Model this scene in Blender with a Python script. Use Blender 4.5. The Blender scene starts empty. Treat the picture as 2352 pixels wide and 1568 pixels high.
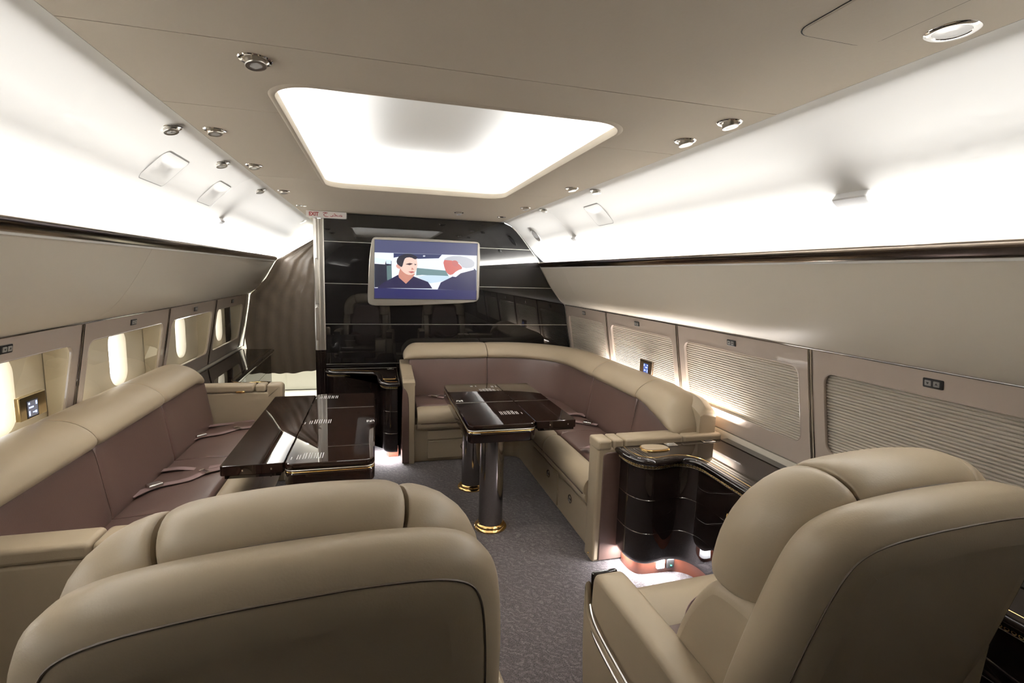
import bpy, bmesh, math, random
from mathutils import Vector, Matrix
random.seed(4)
R = math.radians
SC = bpy.context.scene
COL = SC.collection

# ------------------------------------------------------------------ camera
FPX = 1147.87                      # focal length in photo pixels (2352 x 1568)
CAM = Vector((-0.271, 0.0, 1.6))
YAW, PITCH, ROLL = R(15.335), R(-7.573), R(1.721)
_f = Vector((math.sin(YAW)*math.cos(PITCH), math.cos(YAW)*math.cos(PITCH), math.sin(PITCH)))
_r = Vector((math.cos(YAW), -math.sin(YAW), 0)); _u = _r.cross(_f)
_r2 = math.cos(ROLL)*_r + math.sin(ROLL)*_u; _u2 = -math.sin(ROLL)*_r + math.cos(ROLL)*_u
cd = bpy.data.cameras.new('camera'); cd.sensor_fit = 'HORIZONTAL'; cd.sensor_width = 36
cd.lens = 36*FPX/2352; cd.clip_start = .02
cam = bpy.data.objects.new('camera', cd); COL.objects.link(cam)
cam.matrix_world = Matrix(((_r2.x,_u2.x,-_f.x,CAM.x),(_r2.y,_u2.y,-_f.y,CAM.y),(_r2.z,_u2.z,-_f.z,CAM.z),(0,0,0,1)))
SC.camera = cam
def ray(p): return _r2*((p[0]-1176)/FPX) - _u2*((p[1]-784)/FPX) + _f
def onZ(px,py,z): r = ray((px,py)); return CAM + r*((z-CAM.z)/r.z)
def onX(px,py,x): r = ray((px,py)); return CAM + r*((x-CAM.x)/r.x)
def onY(px,py,y): r = ray((px,py)); return CAM + r*((y-CAM.y)/r.y)

# ------------------------------------------------------------------ world, exposure, lights
w = bpy.data.worlds.new('daylight'); SC.world = w; w.use_nodes = True
w.node_tree.nodes['Background'].inputs[0].default_value = (0.96, 0.98, 1.0, 1)
w.node_tree.nodes['Background'].inputs[1].default_value = 5.0
SC.view_settings.view_transform = 'Standard'; SC.view_settings.look = 'None'
SC.view_settings.gamma = 1.0; SC.view_settings.use_curve_mapping = False
SC.view_settings.exposure = 0.12
def area(name, loc, direction, sx, sy, power, color=(1,1,1), xaxis=None, spread=180):
    l = bpy.data.lights.new(name, 'AREA'); l.shape = 'RECTANGLE'; l.size = sx; l.size_y = sy
    l.energy = power; l.color = color; l.spread = R(spread)
    o = bpy.data.objects.new(name, l); COL.objects.link(o)
    z = -Vector(direction).normalized()
    x = Vector(xaxis) if xaxis else Vector((0,1,0)); x = (x - x.dot(z)*z).normalized(); y = z.cross(x)
    o.matrix_world = Matrix(((x.x,y.x,z.x,loc[0]),(x.y,y.y,z.y,loc[1]),(x.z,y.z,z.z,loc[2]),(0,0,0,1)))
    return o
COVE_W, RECESS_W, SPOT_W = 66.0, 4.6, 9.0      # spotlights in watts; watts per metre of LED strip
# LED strips lying in the troughs behind the polished rails of both side walls
area('cove_led', ( 1.362, 2.49, 1.708), ( .55,0,1), 4.75, .016, COVE_W*4.75, (1,.995,.985))
area('cove_led', (-1.362, 3.82, 1.708), (-.55,0,1), 7.4, .016, COVE_W*7.4, (1,.995,.985))
# LED strips on the hidden lip of the ceiling recess
RX, RY0, RY1, ZC = .565, 1.60, 3.42, 2.113
area('recess_led', ( RX+.030,(RY0+RY1)/2,ZC+.018),(-.7,0,1), RY1-RY0-.1,.012, RECESS_W*1.7,(.96,.98,1))
area('recess_led', (-RX-.030,(RY0+RY1)/2,ZC+.018),( .7,0,1), RY1-RY0-.1,.012, RECESS_W*1.7,(.96,.98,1))
area('recess_led', (0,RY0-.03,ZC+.018),(0,.7,1), 2*RX-.1,.012, RECESS_W*1.0,(.96,.98,1),xaxis=(1,0,0))
for xa, xb in ((-.50,-.37),(-.31,.23),(.29,.40),(.44,.52)):
    area('recess_led', ((xa+xb)/2,RY1+.03,ZC+.018),(0,-.7,1), xb-xa,.012, RECESS_W*(xb-xa)*1.3,(.96,.98,1),xaxis=(1,0,0))
# LED strip behind the back of the corner sofa, washing the window panels
area('sofa_back_led', (1.675,3.2,.80),(.25,0,1), 1.75,.010, 10.0,(1,.93,.88))
# LED strips under the floating cabinets
area('plinth_led', (1.20,2.222,.090),(0,-.3,-1), .22,.025, 3.0,(.95,.95,1),xaxis=(1,0,0))
area('plinth_led', (1.048,2.33,.090),(-.3,0,-1), .12,.022, 2.5,(.95,.95,1))
area('plinth_led', (-.165,4.235,.090),(0,-.2,-1), .13,.04, 4.0,(.95,.95,1),xaxis=(1,0,0))
area('plinth_led', (-.225,4.36,.090),(-.3,0,-1), .12,.02, 3.0,(.95,.95,1))
# ceiling lamp of the bright compartment beyond the curtain
area('galley_ceiling_lamp', (-1.2,7.0,2.0),(0,0,-1), .9,.5, 110.0,(1,.99,.92))

# ------------------------------------------------------------------ materials
MATS = {}
def mat(name, color, rough=.5, metal=0, spec=.5, coat=0, coat_rough=.03, bump=None, var=None, emit=None, sheen=0):
    """bump: (scale, strength, distance, detail); var: (scale, amount) colour variation"""
    m = bpy.data.materials.new(name); m.use_nodes = True; nt = m.node_tree; b = nt.nodes['Principled BSDF']
    b.inputs['Base Color'].default_value = (*color,1); b.inputs['Roughness'].default_value = rough
    b.inputs['Metallic'].default_value = metal; b.inputs['Specular IOR Level'].default_value = spec
    b.inputs['Coat Weight'].default_value = coat; b.inputs['Coat Roughness'].default_value = coat_rough
    b.inputs['Sheen Weight'].default_value = sheen
    tc = nt.nodes.new('ShaderNodeTexCoord')
    if var:
        n = nt.nodes.new('ShaderNodeTexNoise'); n.inputs['Scale'].default_value = var[0]; n.inputs['Detail'].default_value = 5
        nt.links.new(tc.outputs['Object'], n.inputs['Vector'])
        mr = nt.nodes.new('ShaderNodeMapRange'); mr.inputs[1].default_value=.3; mr.inputs[2].default_value=.7
        mr.inputs[3].default_value = 1-var[1]; mr.inputs[4].default_value = 1+var[1]
        nt.links.new(n.outputs['Fac'], mr.inputs[0])
        mx = nt.nodes.new('ShaderNodeVectorMath'); mx.operation='SCALE'; mx.inputs[0].default_value = color
        nt.links.new(mr.outputs[0], mx.inputs['Scale']); nt.links.new(mx.outputs[0], b.inputs['Base Color'])
    if bump:
        n = nt.nodes.new('ShaderNodeTexNoise'); n.inputs['Scale'].default_value = bump[0]; n.inputs['Detail'].default_value = bump[3]
        nt.links.new(tc.outputs['Object'], n.inputs['Vector'])
        bp = nt.nodes.new('ShaderNodeBump'); bp.inputs['Strength'].default_value = bump[1]; bp.inputs['Distance'].default_value = bump[2]
        nt.links.new(n.outputs['Fac'], bp.inputs['Height']); nt.links.new(bp.outputs[0], b.inputs['Normal'])
    if emit:
        b.inputs['Emission Color'].default_value = (*emit[0],1); b.inputs['Emission Strength'].default_value = emit[1]
    MATS[name] = m; return m
mat('ceiling_fabric', (.525,.465,.38), .75, spec=.2, bump=(90,.2,.002,6))
mat('cove_fabric', (.80,.785,.75), .8, spec=.15, bump=(30,.07,.004,8))
mat('wall_beige', (.86,.80,.69), .38, spec=.45, bump=(150,.08,.001,3))
mat('panel_gloss', (.58,.49,.42), .25, coat=.9)
mat('post_beige', (.56,.48,.37), .4)
mat('blind', (.62,.56,.48), .8, spec=.1)
mat('liner', (.80,.72,.56), .6)
mat('leather_cream', (.365,.295,.205), .42, spec=.4, bump=(260,.22,.0012,5), var=(2.5,.04))
mat('leather_brown', (.098,.058,.047), .38, spec=.45, bump=(200,.25,.0012,5), var=(3,.07))
mat('stitch', (.09,.068,.045), .6)
mat('webbing', (.22,.145,.14), .6, bump=(400,.4,.001,2))
mat('black_wood', (.010,.0065,.0055), .3, spec=.0, coat=1.0, coat_rough=.02, var=(4,.25))
mat('table_wood', (.014,.007,.005), .3, spec=.0, coat=1.0, coat_rough=.012, var=(5,.3))
mat('red_wood', (.085,.024,.012), .3, coat=.6, var=(6,.3))
mat('black_panel', (.006,.005,.005), .3, spec=.05, coat=1.0, coat_rough=.02, bump=(2.2,.06,.004,1))
mat('chrome', (.78,.76,.73), .06, metal=1)
mat('dark_chrome', (.42,.39,.38), .08, metal=1)
mat('rail_metal', (.28,.235,.195), .18, metal=1)
mat('brushed', (.66,.63,.58), .32, metal=1)
mat('gold', (.85,.56,.22), .16, metal=1)
mat('dark_gold', (.62,.47,.22), .42, metal=1)
mat('brass_box', (.80,.66,.40), .18, metal=1)
mat('black_plastic', (.015,.014,.014), .4)
mat('grey_plastic', (.32,.31,.29), .45)
mat('white_plastic', (.82,.82,.82), .35)
mat('sign_white', (.80,.79,.77), .35)
mat('sign_red', (.28,.012,.015), .5)
mat('lens_white', (.75,.75,.75), .25, coat=.5)
mat('galley_white', (.86,.85,.78), .3)
mat('print', (.62,.62,.62), .5)
mat('green_led', (.0,.3,.1), .4, emit=((.05,1,.3),3))
mat('screen_blue', (.02,.03,.08), .2, emit=((.10,.16,.48),1.0))
mat('screen_lit', (.3,.4,.8), .2, emit=((.45,.58,1),2.0))
mat('screen_grey', (.06,.06,.07), .2, emit=((.25,.25,.30),.5))
mat('dark_gap', (.01,.01,.01), .9)

def carpet():
    m = bpy.data.materials.new('carpet'); m.use_nodes=True; nt=m.node_tree; b=nt.nodes['Principled BSDF']
    b.inputs['Roughness'].default_value=.95; b.inputs['Specular IOR Level'].default_value=.1; b.inputs['Sheen Weight'].default_value=.15
    tc=nt.nodes.new('ShaderNodeTexCoord')
    mp=nt.nodes.new('ShaderNodeMapping'); mp.inputs['Rotation'].default_value=(0,0,R(40)); nt.links.new(tc.outputs['Object'],mp.inputs['Vector'])
    br=nt.nodes.new('ShaderNodeTexBrick'); br.inputs['Scale'].default_value=9; br.inputs['Mortar Size'].default_value=.10
    br.inputs['Color1'].default_value=(.098,.083,.082,1); br.inputs['Color2'].default_value=(.118,.100,.098,1); br.inputs['Mortar'].default_value=(.070,.058,.058,1)
    br.inputs['Mortar Smooth'].default_value=.6
    ds=nt.nodes.new('ShaderNodeTexNoise'); ds.inputs['Scale'].default_value=14
    nt.links.new(tc.outputs['Object'],ds.inputs['Vector'])
    ad=nt.nodes.new('ShaderNodeVectorMath'); ad.operation='MULTIPLY_ADD'; ad.inputs[1].default_value=(.12,.12,0)
    nt.links.new(ds.outputs['Color'],ad.inputs[0]); nt.links.new(mp.outputs[0],ad.inputs[2]); nt.links.new(ad.outputs[0],br.inputs['Vector'])
    n=nt.nodes.new('ShaderNodeTexNoise'); n.inputs['Scale'].default_value=220; n.inputs['Detail'].default_value=3
    nt.links.new(tc.outputs['Object'],n.inputs['Vector'])
    mr=nt.nodes.new('ShaderNodeMapRange'); mr.inputs[1].default_value=.3; mr.inputs[2].default_value=.7; mr.inputs[3].default_value=.45; mr.inputs[4].default_value=1.6
    nt.links.new(n.outputs['Fac'],mr.inputs[0])
    mx=nt.nodes.new('ShaderNodeVectorMath'); mx.operation='SCALE'; nt.links.new(br.outputs['Color'],mx.inputs[0]); nt.links.new(mr.outputs[0],mx.inputs['Scale'])
    nt.links.new(mx.outputs[0],b.inputs['Base Color'])
    bp=nt.nodes.new('ShaderNodeBump'); bp.inputs['Strength'].default_value=.8; bp.inputs['Distance'].default_value=.006
    nt.links.new(n.outputs['Fac'],bp.inputs['Height']); nt.links.new(bp.outputs[0],b.inputs['Normal'])
    MATS['carpet']=m
carpet()
def curtain_mat():
    m=bpy.data.materials.new('curtain'); m.use_nodes=True; nt=m.node_tree; b=nt.nodes['Principled BSDF']; out=nt.nodes['Material Output']
    uv=nt.nodes.new('ShaderNodeUVMap')
    br=nt.nodes.new('ShaderNodeTexBrick'); br.offset=0; br.inputs['Scale'].default_value=1
    br.inputs['Brick Width'].default_value=.017; br.inputs['Row Height'].default_value=.017; br.inputs['Mortar Size'].default_value=.0028
    br.inputs['Color1'].default_value=(.068,.050,.036,1); br.inputs['Color2'].default_value=(.060,.046,.034,1); br.inputs['Mortar'].default_value=(.020,.016,.013,1)
    nt.links.new(uv.outputs[0],br.inputs['Vector']); nt.links.new(br.outputs['Color'],b.inputs['Base Color'])
    b.inputs['Roughness'].default_value=.5; b.inputs['Sheen Weight'].default_value=.2
    tr=nt.nodes.new('ShaderNodeBsdfTranslucent'); nt.links.new(br.outputs['Color'],tr.inputs[0])
    mx=nt.nodes.new('ShaderNodeMixShader'); mx.inputs[0].default_value=.35
    nt.links.new(b.outputs[0],mx.inputs[1]); nt.links.new(tr.outputs[0],mx.inputs[2]); nt.links.new(mx.outputs[0],out.inputs[0])
    MATS['curtain']=m
curtain_mat()
def glass_mat():
    m=bpy.data.materials.new('pane'); m.use_nodes=True; nt=m.node_tree; nt.nodes.remove(nt.nodes['Principled BSDF']); out=nt.nodes['Material Output']
    t=nt.nodes.new('ShaderNodeBsdfTransparent'); g=nt.nodes.new('ShaderNodeBsdfGlossy'); g.inputs['Roughness'].default_value=.01
    lw=nt.nodes.new('ShaderNodeLayerWeight'); lw.inputs[0].default_value=.5
    pw=nt.nodes.new('ShaderNodeMath'); pw.operation='POWER'; pw.inputs[1].default_value=4.0; nt.links.new(lw.outputs['Facing'],pw.inputs[0])
    fr=nt.nodes.new('ShaderNodeMath'); fr.operation='MULTIPLY_ADD'; fr.inputs[1].default_value=.8; fr.inputs[2].default_value=.05; nt.links.new(pw.outputs[0],fr.inputs[0])
    mx=nt.nodes.new('ShaderNodeMixShader'); nt.links.new(fr.outputs[0],mx.inputs[0]); nt.links.new(t.outputs[0],mx.inputs[1]); nt.links.new(g.outputs[0],mx.inputs[2])
    nt.links.new(mx.outputs[0],out.inputs[0]); MATS['pane']=m
glass_mat()
def emis(name,c,s):
    m=bpy.data.materials.new(name); m.use_nodes=True; b=m.node_tree.nodes['Principled BSDF']
    b.inputs['Base Color'].default_value=(.01,.01,.01,1); b.inputs['Roughness'].default_value=.3
    b.inputs['Emission Color'].default_value=(*c,1); b.inputs['Emission Strength'].default_value=s; MATS[name]=m

# ------------------------------------------------------------------ builders
ORG = {}
def org(p): return ORG.get(p.name, Vector((0,0,0))) if p else Vector((0,0,0))
def tag(o, label=None, cat=None, group=None, kind=None):
    if label: o['label']=label
    if cat: o['category']=cat
    if group: o['group']=group
    if kind: o['kind']=kind
    return o
def thing(name, label, cat, loc, group=None, rotz=0):
    o = bpy.data.objects.new(name, None); COL.objects.link(o); o.location = loc; o.rotation_euler=(0,0,rotz)
    o.empty_display_size=.1; ORG[o.name]=Vector(loc); return tag(o,label,cat,group)
def struct(name, loc=(0,0,0)):
    o = bpy.data.objects.new(name, None); COL.objects.link(o); o.location=loc; ORG[o.name]=Vector(loc); o['kind']='structure'; return o
def mk(name, V, F, m, parent=None, smooth=35, kind=None, label=None, flatcap=True):
    """V in world space (or in the space of the thing when its origin is zero)"""
    me = bpy.data.meshes.new(name)
    if parent is None:
        xs=[v[0] for v in V]; ys=[v[1] for v in V]; zs=[v[2] for v in V]
        base=Vector(((min(xs)+max(xs))/2,(min(ys)+max(ys))/2,min(zs)))
    else: base=org(parent)
    me.from_pydata([Vector(v)-base for v in V], [], F)
    bm=bmesh.new(); bm.from_mesh(me); bmesh.ops.recalc_face_normals(bm,faces=bm.faces); bm.to_mesh(me); bm.free()
    ms = m if isinstance(m,(list,tuple)) else [m]
    for k in ms: me.materials.append(MATS[k])
    if smooth:
        me.polygons.foreach_set('use_smooth',[len(p.vertices)<9 or not flatcap for p in me.polygons]); me.set_sharp_from_angle(angle=R(smooth))
        if flatcap:
            for p in me.polygons:
                if len(p.vertices)>=9: p.use_smooth=False
    me.update()
    o=bpy.data.objects.new(name,me); COL.objects.link(o)
    if parent is None: o.location=base; ORG[o.name]=base
    else: o.parent=parent; ORG[o.name]=base
    return tag(o,label=label,kind=kind)
class Acc:
    def __init__(s): s.V=[]; s.F=[]
    def add(s,V,F):
        n=len(s.V); s.V+= [tuple(v) for v in V]; s.F+=[tuple(i+n for i in f) for f in F]; return s
def loft(loops, cap=True, closed=True):
    n=len(loops[0]); V=[v for l in loops for v in l]; F=[]
    for a in range(len(loops)-1):
        for i in range(n if closed else n-1):
            j=(i+1)%n; F.append((a*n+i,a*n+j,(a+1)*n+j,(a+1)*n+i))
    if cap: F.append(tuple(range(n))[::-1]); F.append(tuple((len(loops)-1)*n+i for i in range(n)))
    return V,F
def rrect(x0,x1,y0,y1,r,n=6):
    if not isinstance(r,(tuple,list)): r=(r,)*4
    P=[]
    for (cx,cy,a0,q) in ((x1-r[0],y0+r[0],-90,r[0]),(x1-r[1],y1-r[1],0,r[1]),(x0+r[2],y1-r[2],90,r[2]),(x0+r[3],y0+r[3],180,r[3])):
        for k in range(n+1):
            a=R(a0+90*k/n); P.append((cx+q*math.cos(a),cy+q*math.sin(a)))
    return P
def inset(P,d):
    n=len(P); A=sum(P[i][0]*P[(i+1)%n][1]-P[(i+1)%n][0]*P[i][1] for i in range(n)); s=1 if A>0 else -1
    out=[]
    for i in range(n):
        p,q,r=Vector(P[i-1]),Vector(P[i]),Vector(P[(i+1)%n])
        e1=(q-p); e2=(r-q)
        if e1.length<1e-9: e1=e2
        if e2.length<1e-9: e2=e1
        e1.normalize(); e2.normalize()
        n1=Vector((-e1.y,e1.x))*s; n2=Vector((-e2.y,e2.x))*s; b=(n1+n2)
        if b.length<1e-6: b=n1
        b.normalize(); c=max(.35,b.dot(n1)); o=q+b*(d/c); out.append((o.x,o.y))
    return out
XY=lambda u,v,w_:(u,v,w_)
XZ=lambda u,v,w_:(u,w_,v)       # outline in x,z ; depth y
YZ=lambda u,v,w_:(w_,u,v)       # outline in y,z ; depth x
def slab(P,levels,M=XY):
    """levels: list of (inset, depth)"""
    return loft([[M(u,v,d) for u,v in (inset(P,i) if i else P)] for i,d in levels])
def rnd(z0,z1,r,n=3,both=True):
    L=[]
    if both:
        for k in range(n+1): a=R(90*k/n); L.append((r-r*math.sin(a), z0+r-r*math.cos(a)))
    else: L.append((0,z0))
    for k in range(n+1): a=R(90*k/n); L.append((r-r*math.cos(a), z1-r+r*math.sin(a)))
    return L
def rbox(x0,x1,y0,y1,z0,z1,r=.01,rc=None,M=XY,n=3):
    return slab(rrect(x0,x1,y0,y1,rc if rc else r*1.01,max(n,3)), rnd(z0,z1,r,n), M)
def box(x0,x1,y0,y1,z0,z1):
    V=[(x,y,z) for z in (z0,z1) for x,y in ((x0,y0),(x1,y0),(x1,y1),(x0,y1))]
    return V,[(0,3,2,1),(4,5,6,7),(0,1,5,4),(1,2,6,5),(2,3,7,6),(3,0,4,7)]
def lathe(prof,c,n=32,axis='z'):
    V=[];F=[]
    for r,z in prof:
        for k in range(n):
            a=2*math.pi*k/n; V.append((c[0]+r*math.cos(a),c[1]+r*math.sin(a),c[2]+z))
    m=len(prof)
    for i in range(m-1):
        for k in range(n): F.append((i*n+k,i*n+(k+1)%n,(i+1)*n+(k+1)%n,(i+1)*n+k))
    F.append(tuple(range(n))[::-1]); F.append(tuple((m-1)*n+k for k in range(n)))
    return V,F
def tube(P,r,n=8,closed=False):
    P=[Vector(p) for p in P]; loops=[]; up=None; m=len(P)
    for i,p in enumerate(P):
        t=(P[(i+1)%m]-P[i-1]) if closed else (P[min(i+1,m-1)]-P[max(i-1,0)]); t.normalize()
        if up is None:
            up=Vector((0,0,1)) if abs(t.z)<.9 else Vector((1,0,0))
        up=(up-up.dot(t)*t)
        if up.length<1e-6: up=Vector((1,0,0))-t*t.x
        up.normalize(); s=t.cross(up)
        loops.append([tuple(p+up*(r*math.cos(2*math.pi*k/n))+s*(r*math.sin(2*math.pi*k/n))) for k in range(n)])
    if closed: loops.append(loops[0]); return loft(loops,cap=False)
    return loft(loops)
def ribbon(P,wd,th=.0025,nrm=(0,0,1)):
    """strap: path points, width across, thickness"""
    P=[Vector(p) for p in P]; N=Vector(nrm); loops=[]
    for i,p in enumerate(P):
        t=(P[min(i+1,len(P)-1)]-P[max(i-1,0)]).normalized(); s=t.cross(N)
        if s.length<1e-4: s=t.orthogonal()
        s.normalize(); n=s.cross(t)
        loops.append([tuple(p+s*(wd/2*a)+n*(th*b)) for a,b in ((-1,0),(1,0),(1,1),(-1,1))])
    return loft(loops)
def smooth_path(P,k=6):
    P=[Vector(p) for p in P]; out=[]
    for i in range(len(P)-1):
        p0,p1,p2,p3=P[max(i-1,0)],P[i],P[i+1],P[min(i+2,len(P)-1)]
        for j in range(k):
            t=j/k; out.append(.5*((2*p1)+(-p0+p2)*t+(2*p0-5*p1+4*p2-p3)*t*t+(-p0+3*p1-3*p2+p3)*t**3))
    out.append(P[-1]); return out
def dense(P,d):
    out=[P[0]]
    for a,b in zip(P[:-1],P[1:]):
        L=math.dist(a,b); n=max(1,int(L/d))
        for k in range(1,n+1): out.append(tuple(a[i]+(b[i]-a[i])*k/n for i in range(len(a))))
    return out
def arcpts(cx,cy,r,a0,a1,n): return [(cx+r*math.cos(R(a0+(a1-a0)*k/n)),cy+r*math.sin(R(a0+(a1-a0)*k/n))) for k in range(n+1)]
def interp(tab,x):
    if x<=tab[0][0]: return tab[0][1]
    for (a,b),(c,d) in zip(tab[:-1],tab[1:]):
        if x<=c: return b+(d-b)*(x-a)/(c-a)
    return tab[-1][1]
def strip_profile(prof, ys, t, sgn):
    """wall sheet: profile of (x,z) extruded along y with thickness t outward; sgn mirrors x"""
    P=[Vector(p) for p in prof]; O=[]
    for i,p in enumerate(P):
        tg=(P[min(i+1,len(P)-1)]-P[max(i-1,0)]).normalized(); nn=Vector((-tg.y,tg.x))
        if nn.x<0 and abs(nn.x)>.2 or (abs(nn.x)<=.2 and nn.y<0): nn=-nn
        O.append(p+nn*t)
    ring=[(p.x,p.y) for p in P]+[(p.x,p.y) for p in reversed(O)]
    return loft([[(sgn*x,y,z) for x,z in ring] for y in ys])

# ------------------------------------------------------------------ the shell of the cabin
YB, YF, YC = -1.75, 4.887, 6.22      # rear end, bulkhead face, curtain end of the left wall
V,F = box(-1.9,1.9,YB-.1,7.7,-.06,0); fl=mk('floor',V,F,'carpet',smooth=0); fl['kind']='structure'
COVE=[(.925,2.113),(.955,2.111),(.99,2.100),(1.03,2.078),(1.07,2.046),(1.11,2.014),(1.165,1.955),(1.225,1.888),(1.29,1.818),(1.36,1.760),(1.415,1.728),(1.445,1.690)]
UPPER=[(1.352,1.690),(1.385,1.630),(1.425,1.556),(1.47,1.482),(1.52,1.412),(1.57,1.358),(1.632,1.311)]
WINP=[(1.632,1.305),(1.648,1.20),(1.664,1.10),(1.685,.98),(1.703,.88),(1.718,.80),(1.730,.72)]
DADO=[(1.730,.715),(1.735,.55),(1.736,.3),(1.736,.0)]
def winx(z): return interp(sorted((b,a) for a,b in WINP), z)
walls={}
for side,sg,yend,cut in (('left',-1,7.56,3.30),('right',1,YF+.02,3.72)):
    wl=struct('wall_'+side); walls[side]=wl
    for a,b in ((YB,cut-.0015),(cut+.0015,yend)):
        mk('cove_panel',*strip_profile(COVE,(a,b),.02,sg),'cove_fabric',wl)
    c2 = 2.95 if sg<0 else 4.3
    for a,b in ((YB,c2-.001),(c2+.001,yend)):
        mk('upper_panel',*strip_profile(UPPER,(a,b),.02,sg),'wall_beige',wl)
    mk('lower_panel',*strip_profile(DADO,(YB,yend),.02,sg),'wall_beige',wl)
    mk('trough_floor',*box(*sorted((sg*1.352,sg*1.46)),YB,yend,1.676,1.690),'cove_fabric',wl)
    # light-tight outer skin
    if sg>0: mk('outer_skin',*strip_profile([(1.45,2.2),(1.72,1.5),(1.86,1.0),(1.86,.5),(1.8,-.05)],(YB-.1,7.7),.02,sg),'dark_gap',wl)
# polished rails in front of the light troughs
for i,(sg,yend) in enumerate(((-1,7.5),(1,YF))):
    P=[(1.352,1.684),(1.345,1.687),(1.330,1.706),(1.325,1.722),(1.327,1.733),(1.332,1.736),(1.340,1.733),(1.352,1.70)]
    t=mk('trim_%d'%(i+1),*loft([[(sg*x,y,z) for x,z in P] for y in (YB,yend)]),'rail_metal',smooth=50); t['kind']='structure'
    # fine metal strip along the top of the window panels
    t=mk('trim_%d'%(i+3),*tube([(sg*1.628,YB,1.3085),(sg*1.628,yend,1.3085)],.0035,8),'dark_chrome'); t['kind']='structure'
# rear end wall (behind the camera) and far compartment
wb=mk('wall_back',*box(-1.9,1.9,YB-.12,YB,-.02,2.36),'black_wood',smooth=0); wb['kind']='structure'
# ceiling
ce=struct('ceiling')
G=.0016
def lip(y0,y1):   # recess opening outline between two y values, left to right side separately
    return [p for p in rrect(-RX,RX,RY0,RY1,.13,10)]
op=rrect(-RX,RX,RY0,RY1,.13,10)
sA,sB,sC=1.352,1.905,3.20
CW=.9235
def cpanel(P,name='ceiling_panel'):
    mk(name,*slab(P,[(0,ZC),(0,ZC+.012)]),'ceiling_fabric',ce,smooth=0)
cpanel([(-CW,YB),(CW,YB),(CW,sA-G),(-CW,sA-G)])
front=[p for p in op if p[1]<sB-.02]                      # ccw: right-bottom corner... split in right/left
fr=sorted([p for p in front if p[0]>0],key=lambda p:(p[1],-p[0]*0)); frr=[p for p in op[:11]]; fll=[p for p in op[33:]]
frontchain=[(-RX,sB-G)]+fll+frr+[(RX,sB-G)]
cpanel([(-CW,sA+G),(CW,sA+G),(CW,sB-G)]+frontchain[::-1]+[(-CW,sB-G)])
cpanel([(RX,sB+G),(CW,sB+G),(CW,sC-G),(RX,sC-G)]); cpanel([(-CW,sB+G),(-RX,sB+G),(-RX,sC-G),(-CW,sC-G)])
backchain=[(RX,sC+G)]+op[11:22]+op[22:33]+[(-RX,sC+G)]
cpanel([(CW,sC+G),(CW,YF+.05),(-.75,YF+.05),(-.75,7.56),(-CW,7.56),(-CW,sC+G)]+backchain[::-1])
# lip roll and cavity of the lit recess
L=[]
for d,z in ((-.016,ZC+.001),(-.006,ZC-.006),(.004,ZC-.004),(.007,ZC+.006),(.004,ZC+.026),(-.004,ZC+.027),(-.006,ZC+.012)):
    L.append([(x,y,z) for x,y in inset(op,d)])
L.append(L[0]); mk('recess_lip',*loft(L,cap=False),'ceiling_fabric',ce,smooth=60)
L=[]
for d,z in ((-.085,ZC+.010),(-.088,ZC+.07),(-.07,ZC+.125),(-.03,ZC+.160),(.03,ZC+.182),(.09,ZC+.192)):
    L.append([(x,y,z) for x,y in inset(op,d)])
Vv,Ff=loft(L,cap=False); Ff.append(tuple((len(L)-1)*len(op)+i for i in range(len(op)))); mk('recess_dome',Vv,Ff,'cove_fabric',ce,smooth=60)
mk('roof_skin',*box(-1.5,1.5,YB-.1,7.7,2.33,2.35),'dark_gap',ce,smooth=0)
# hatch set into the ceiling, outlined by a fine groove
h1=onZ(1990,107,ZC); h2=onZ(1825,75,ZC)
P=rrect(h2.x,h1.x,.45,h1.y,.035,6)
mk('hatch',*slab(P,[(0,ZC+.004),(0,ZC-.0015),(.003,ZC-.003)]),'ceiling_fabric',ce)
mk('hatch_groove',*loft([[(x,y,ZC-.0005) for x,y in inset(P,-.003)],[(x,y,ZC-.0005) for x,y in P]],cap=False),'dark_gap',ce)

# ------------------------------------------------------------------ window panels
def ringpanel(y0,y1,z0,z1,P,M,t,nr=5):
    """sheet with a rounded hole: outer rect sampled like the hole loop; M(y,z,depth)->xyz"""
    n=len(P); cy=sum(p[0] for p in P)/n; cz=sum(p[1] for p in P)/n; O=[]
    for (y,z) in P:
        dy,dz=y-cy,z-cz
        s=min(((y1-cy)/dy if dy>1e-9 else (y0-cy)/dy if dy<-1e-9 else 1e9),((z1-cz)/dz if dz>1e-9 else (z0-cz)/dz if dz<-1e-9 else 1e9))
        O.append([cy+dy*s,cz+dz*s])
    for cyy,czz in ((y0,z0),(y1,z0),(y1,z1),(y0,z1)):      # snap nearest loop point to each corner
        k=min(range(n),key=lambda i:(O[i][0]-cyy)**2+(O[i][1]-czz)**2); O[k]=[cyy,czz]
    loops=[]
    for k in range(nr+1):
        f=k/nr; loops.append([M(O[i][0]+(P[i][0]-O[i][0])*f,O[i][1]+(P[i][1]-O[i][1])*f,0) for i in range(n)])
    back=[[M(P[i][0],P[i][1],t) for i in range(n)],[M(O[i][0],O[i][1],t) for i in range(n)]]
    loops+=back+[loops[0]]
    return loft(loops,cap=False)
def addpts(P,d=.06): return [q for q in dense(P+[P[0]],d)[:-1]]
wn=[0]
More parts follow.
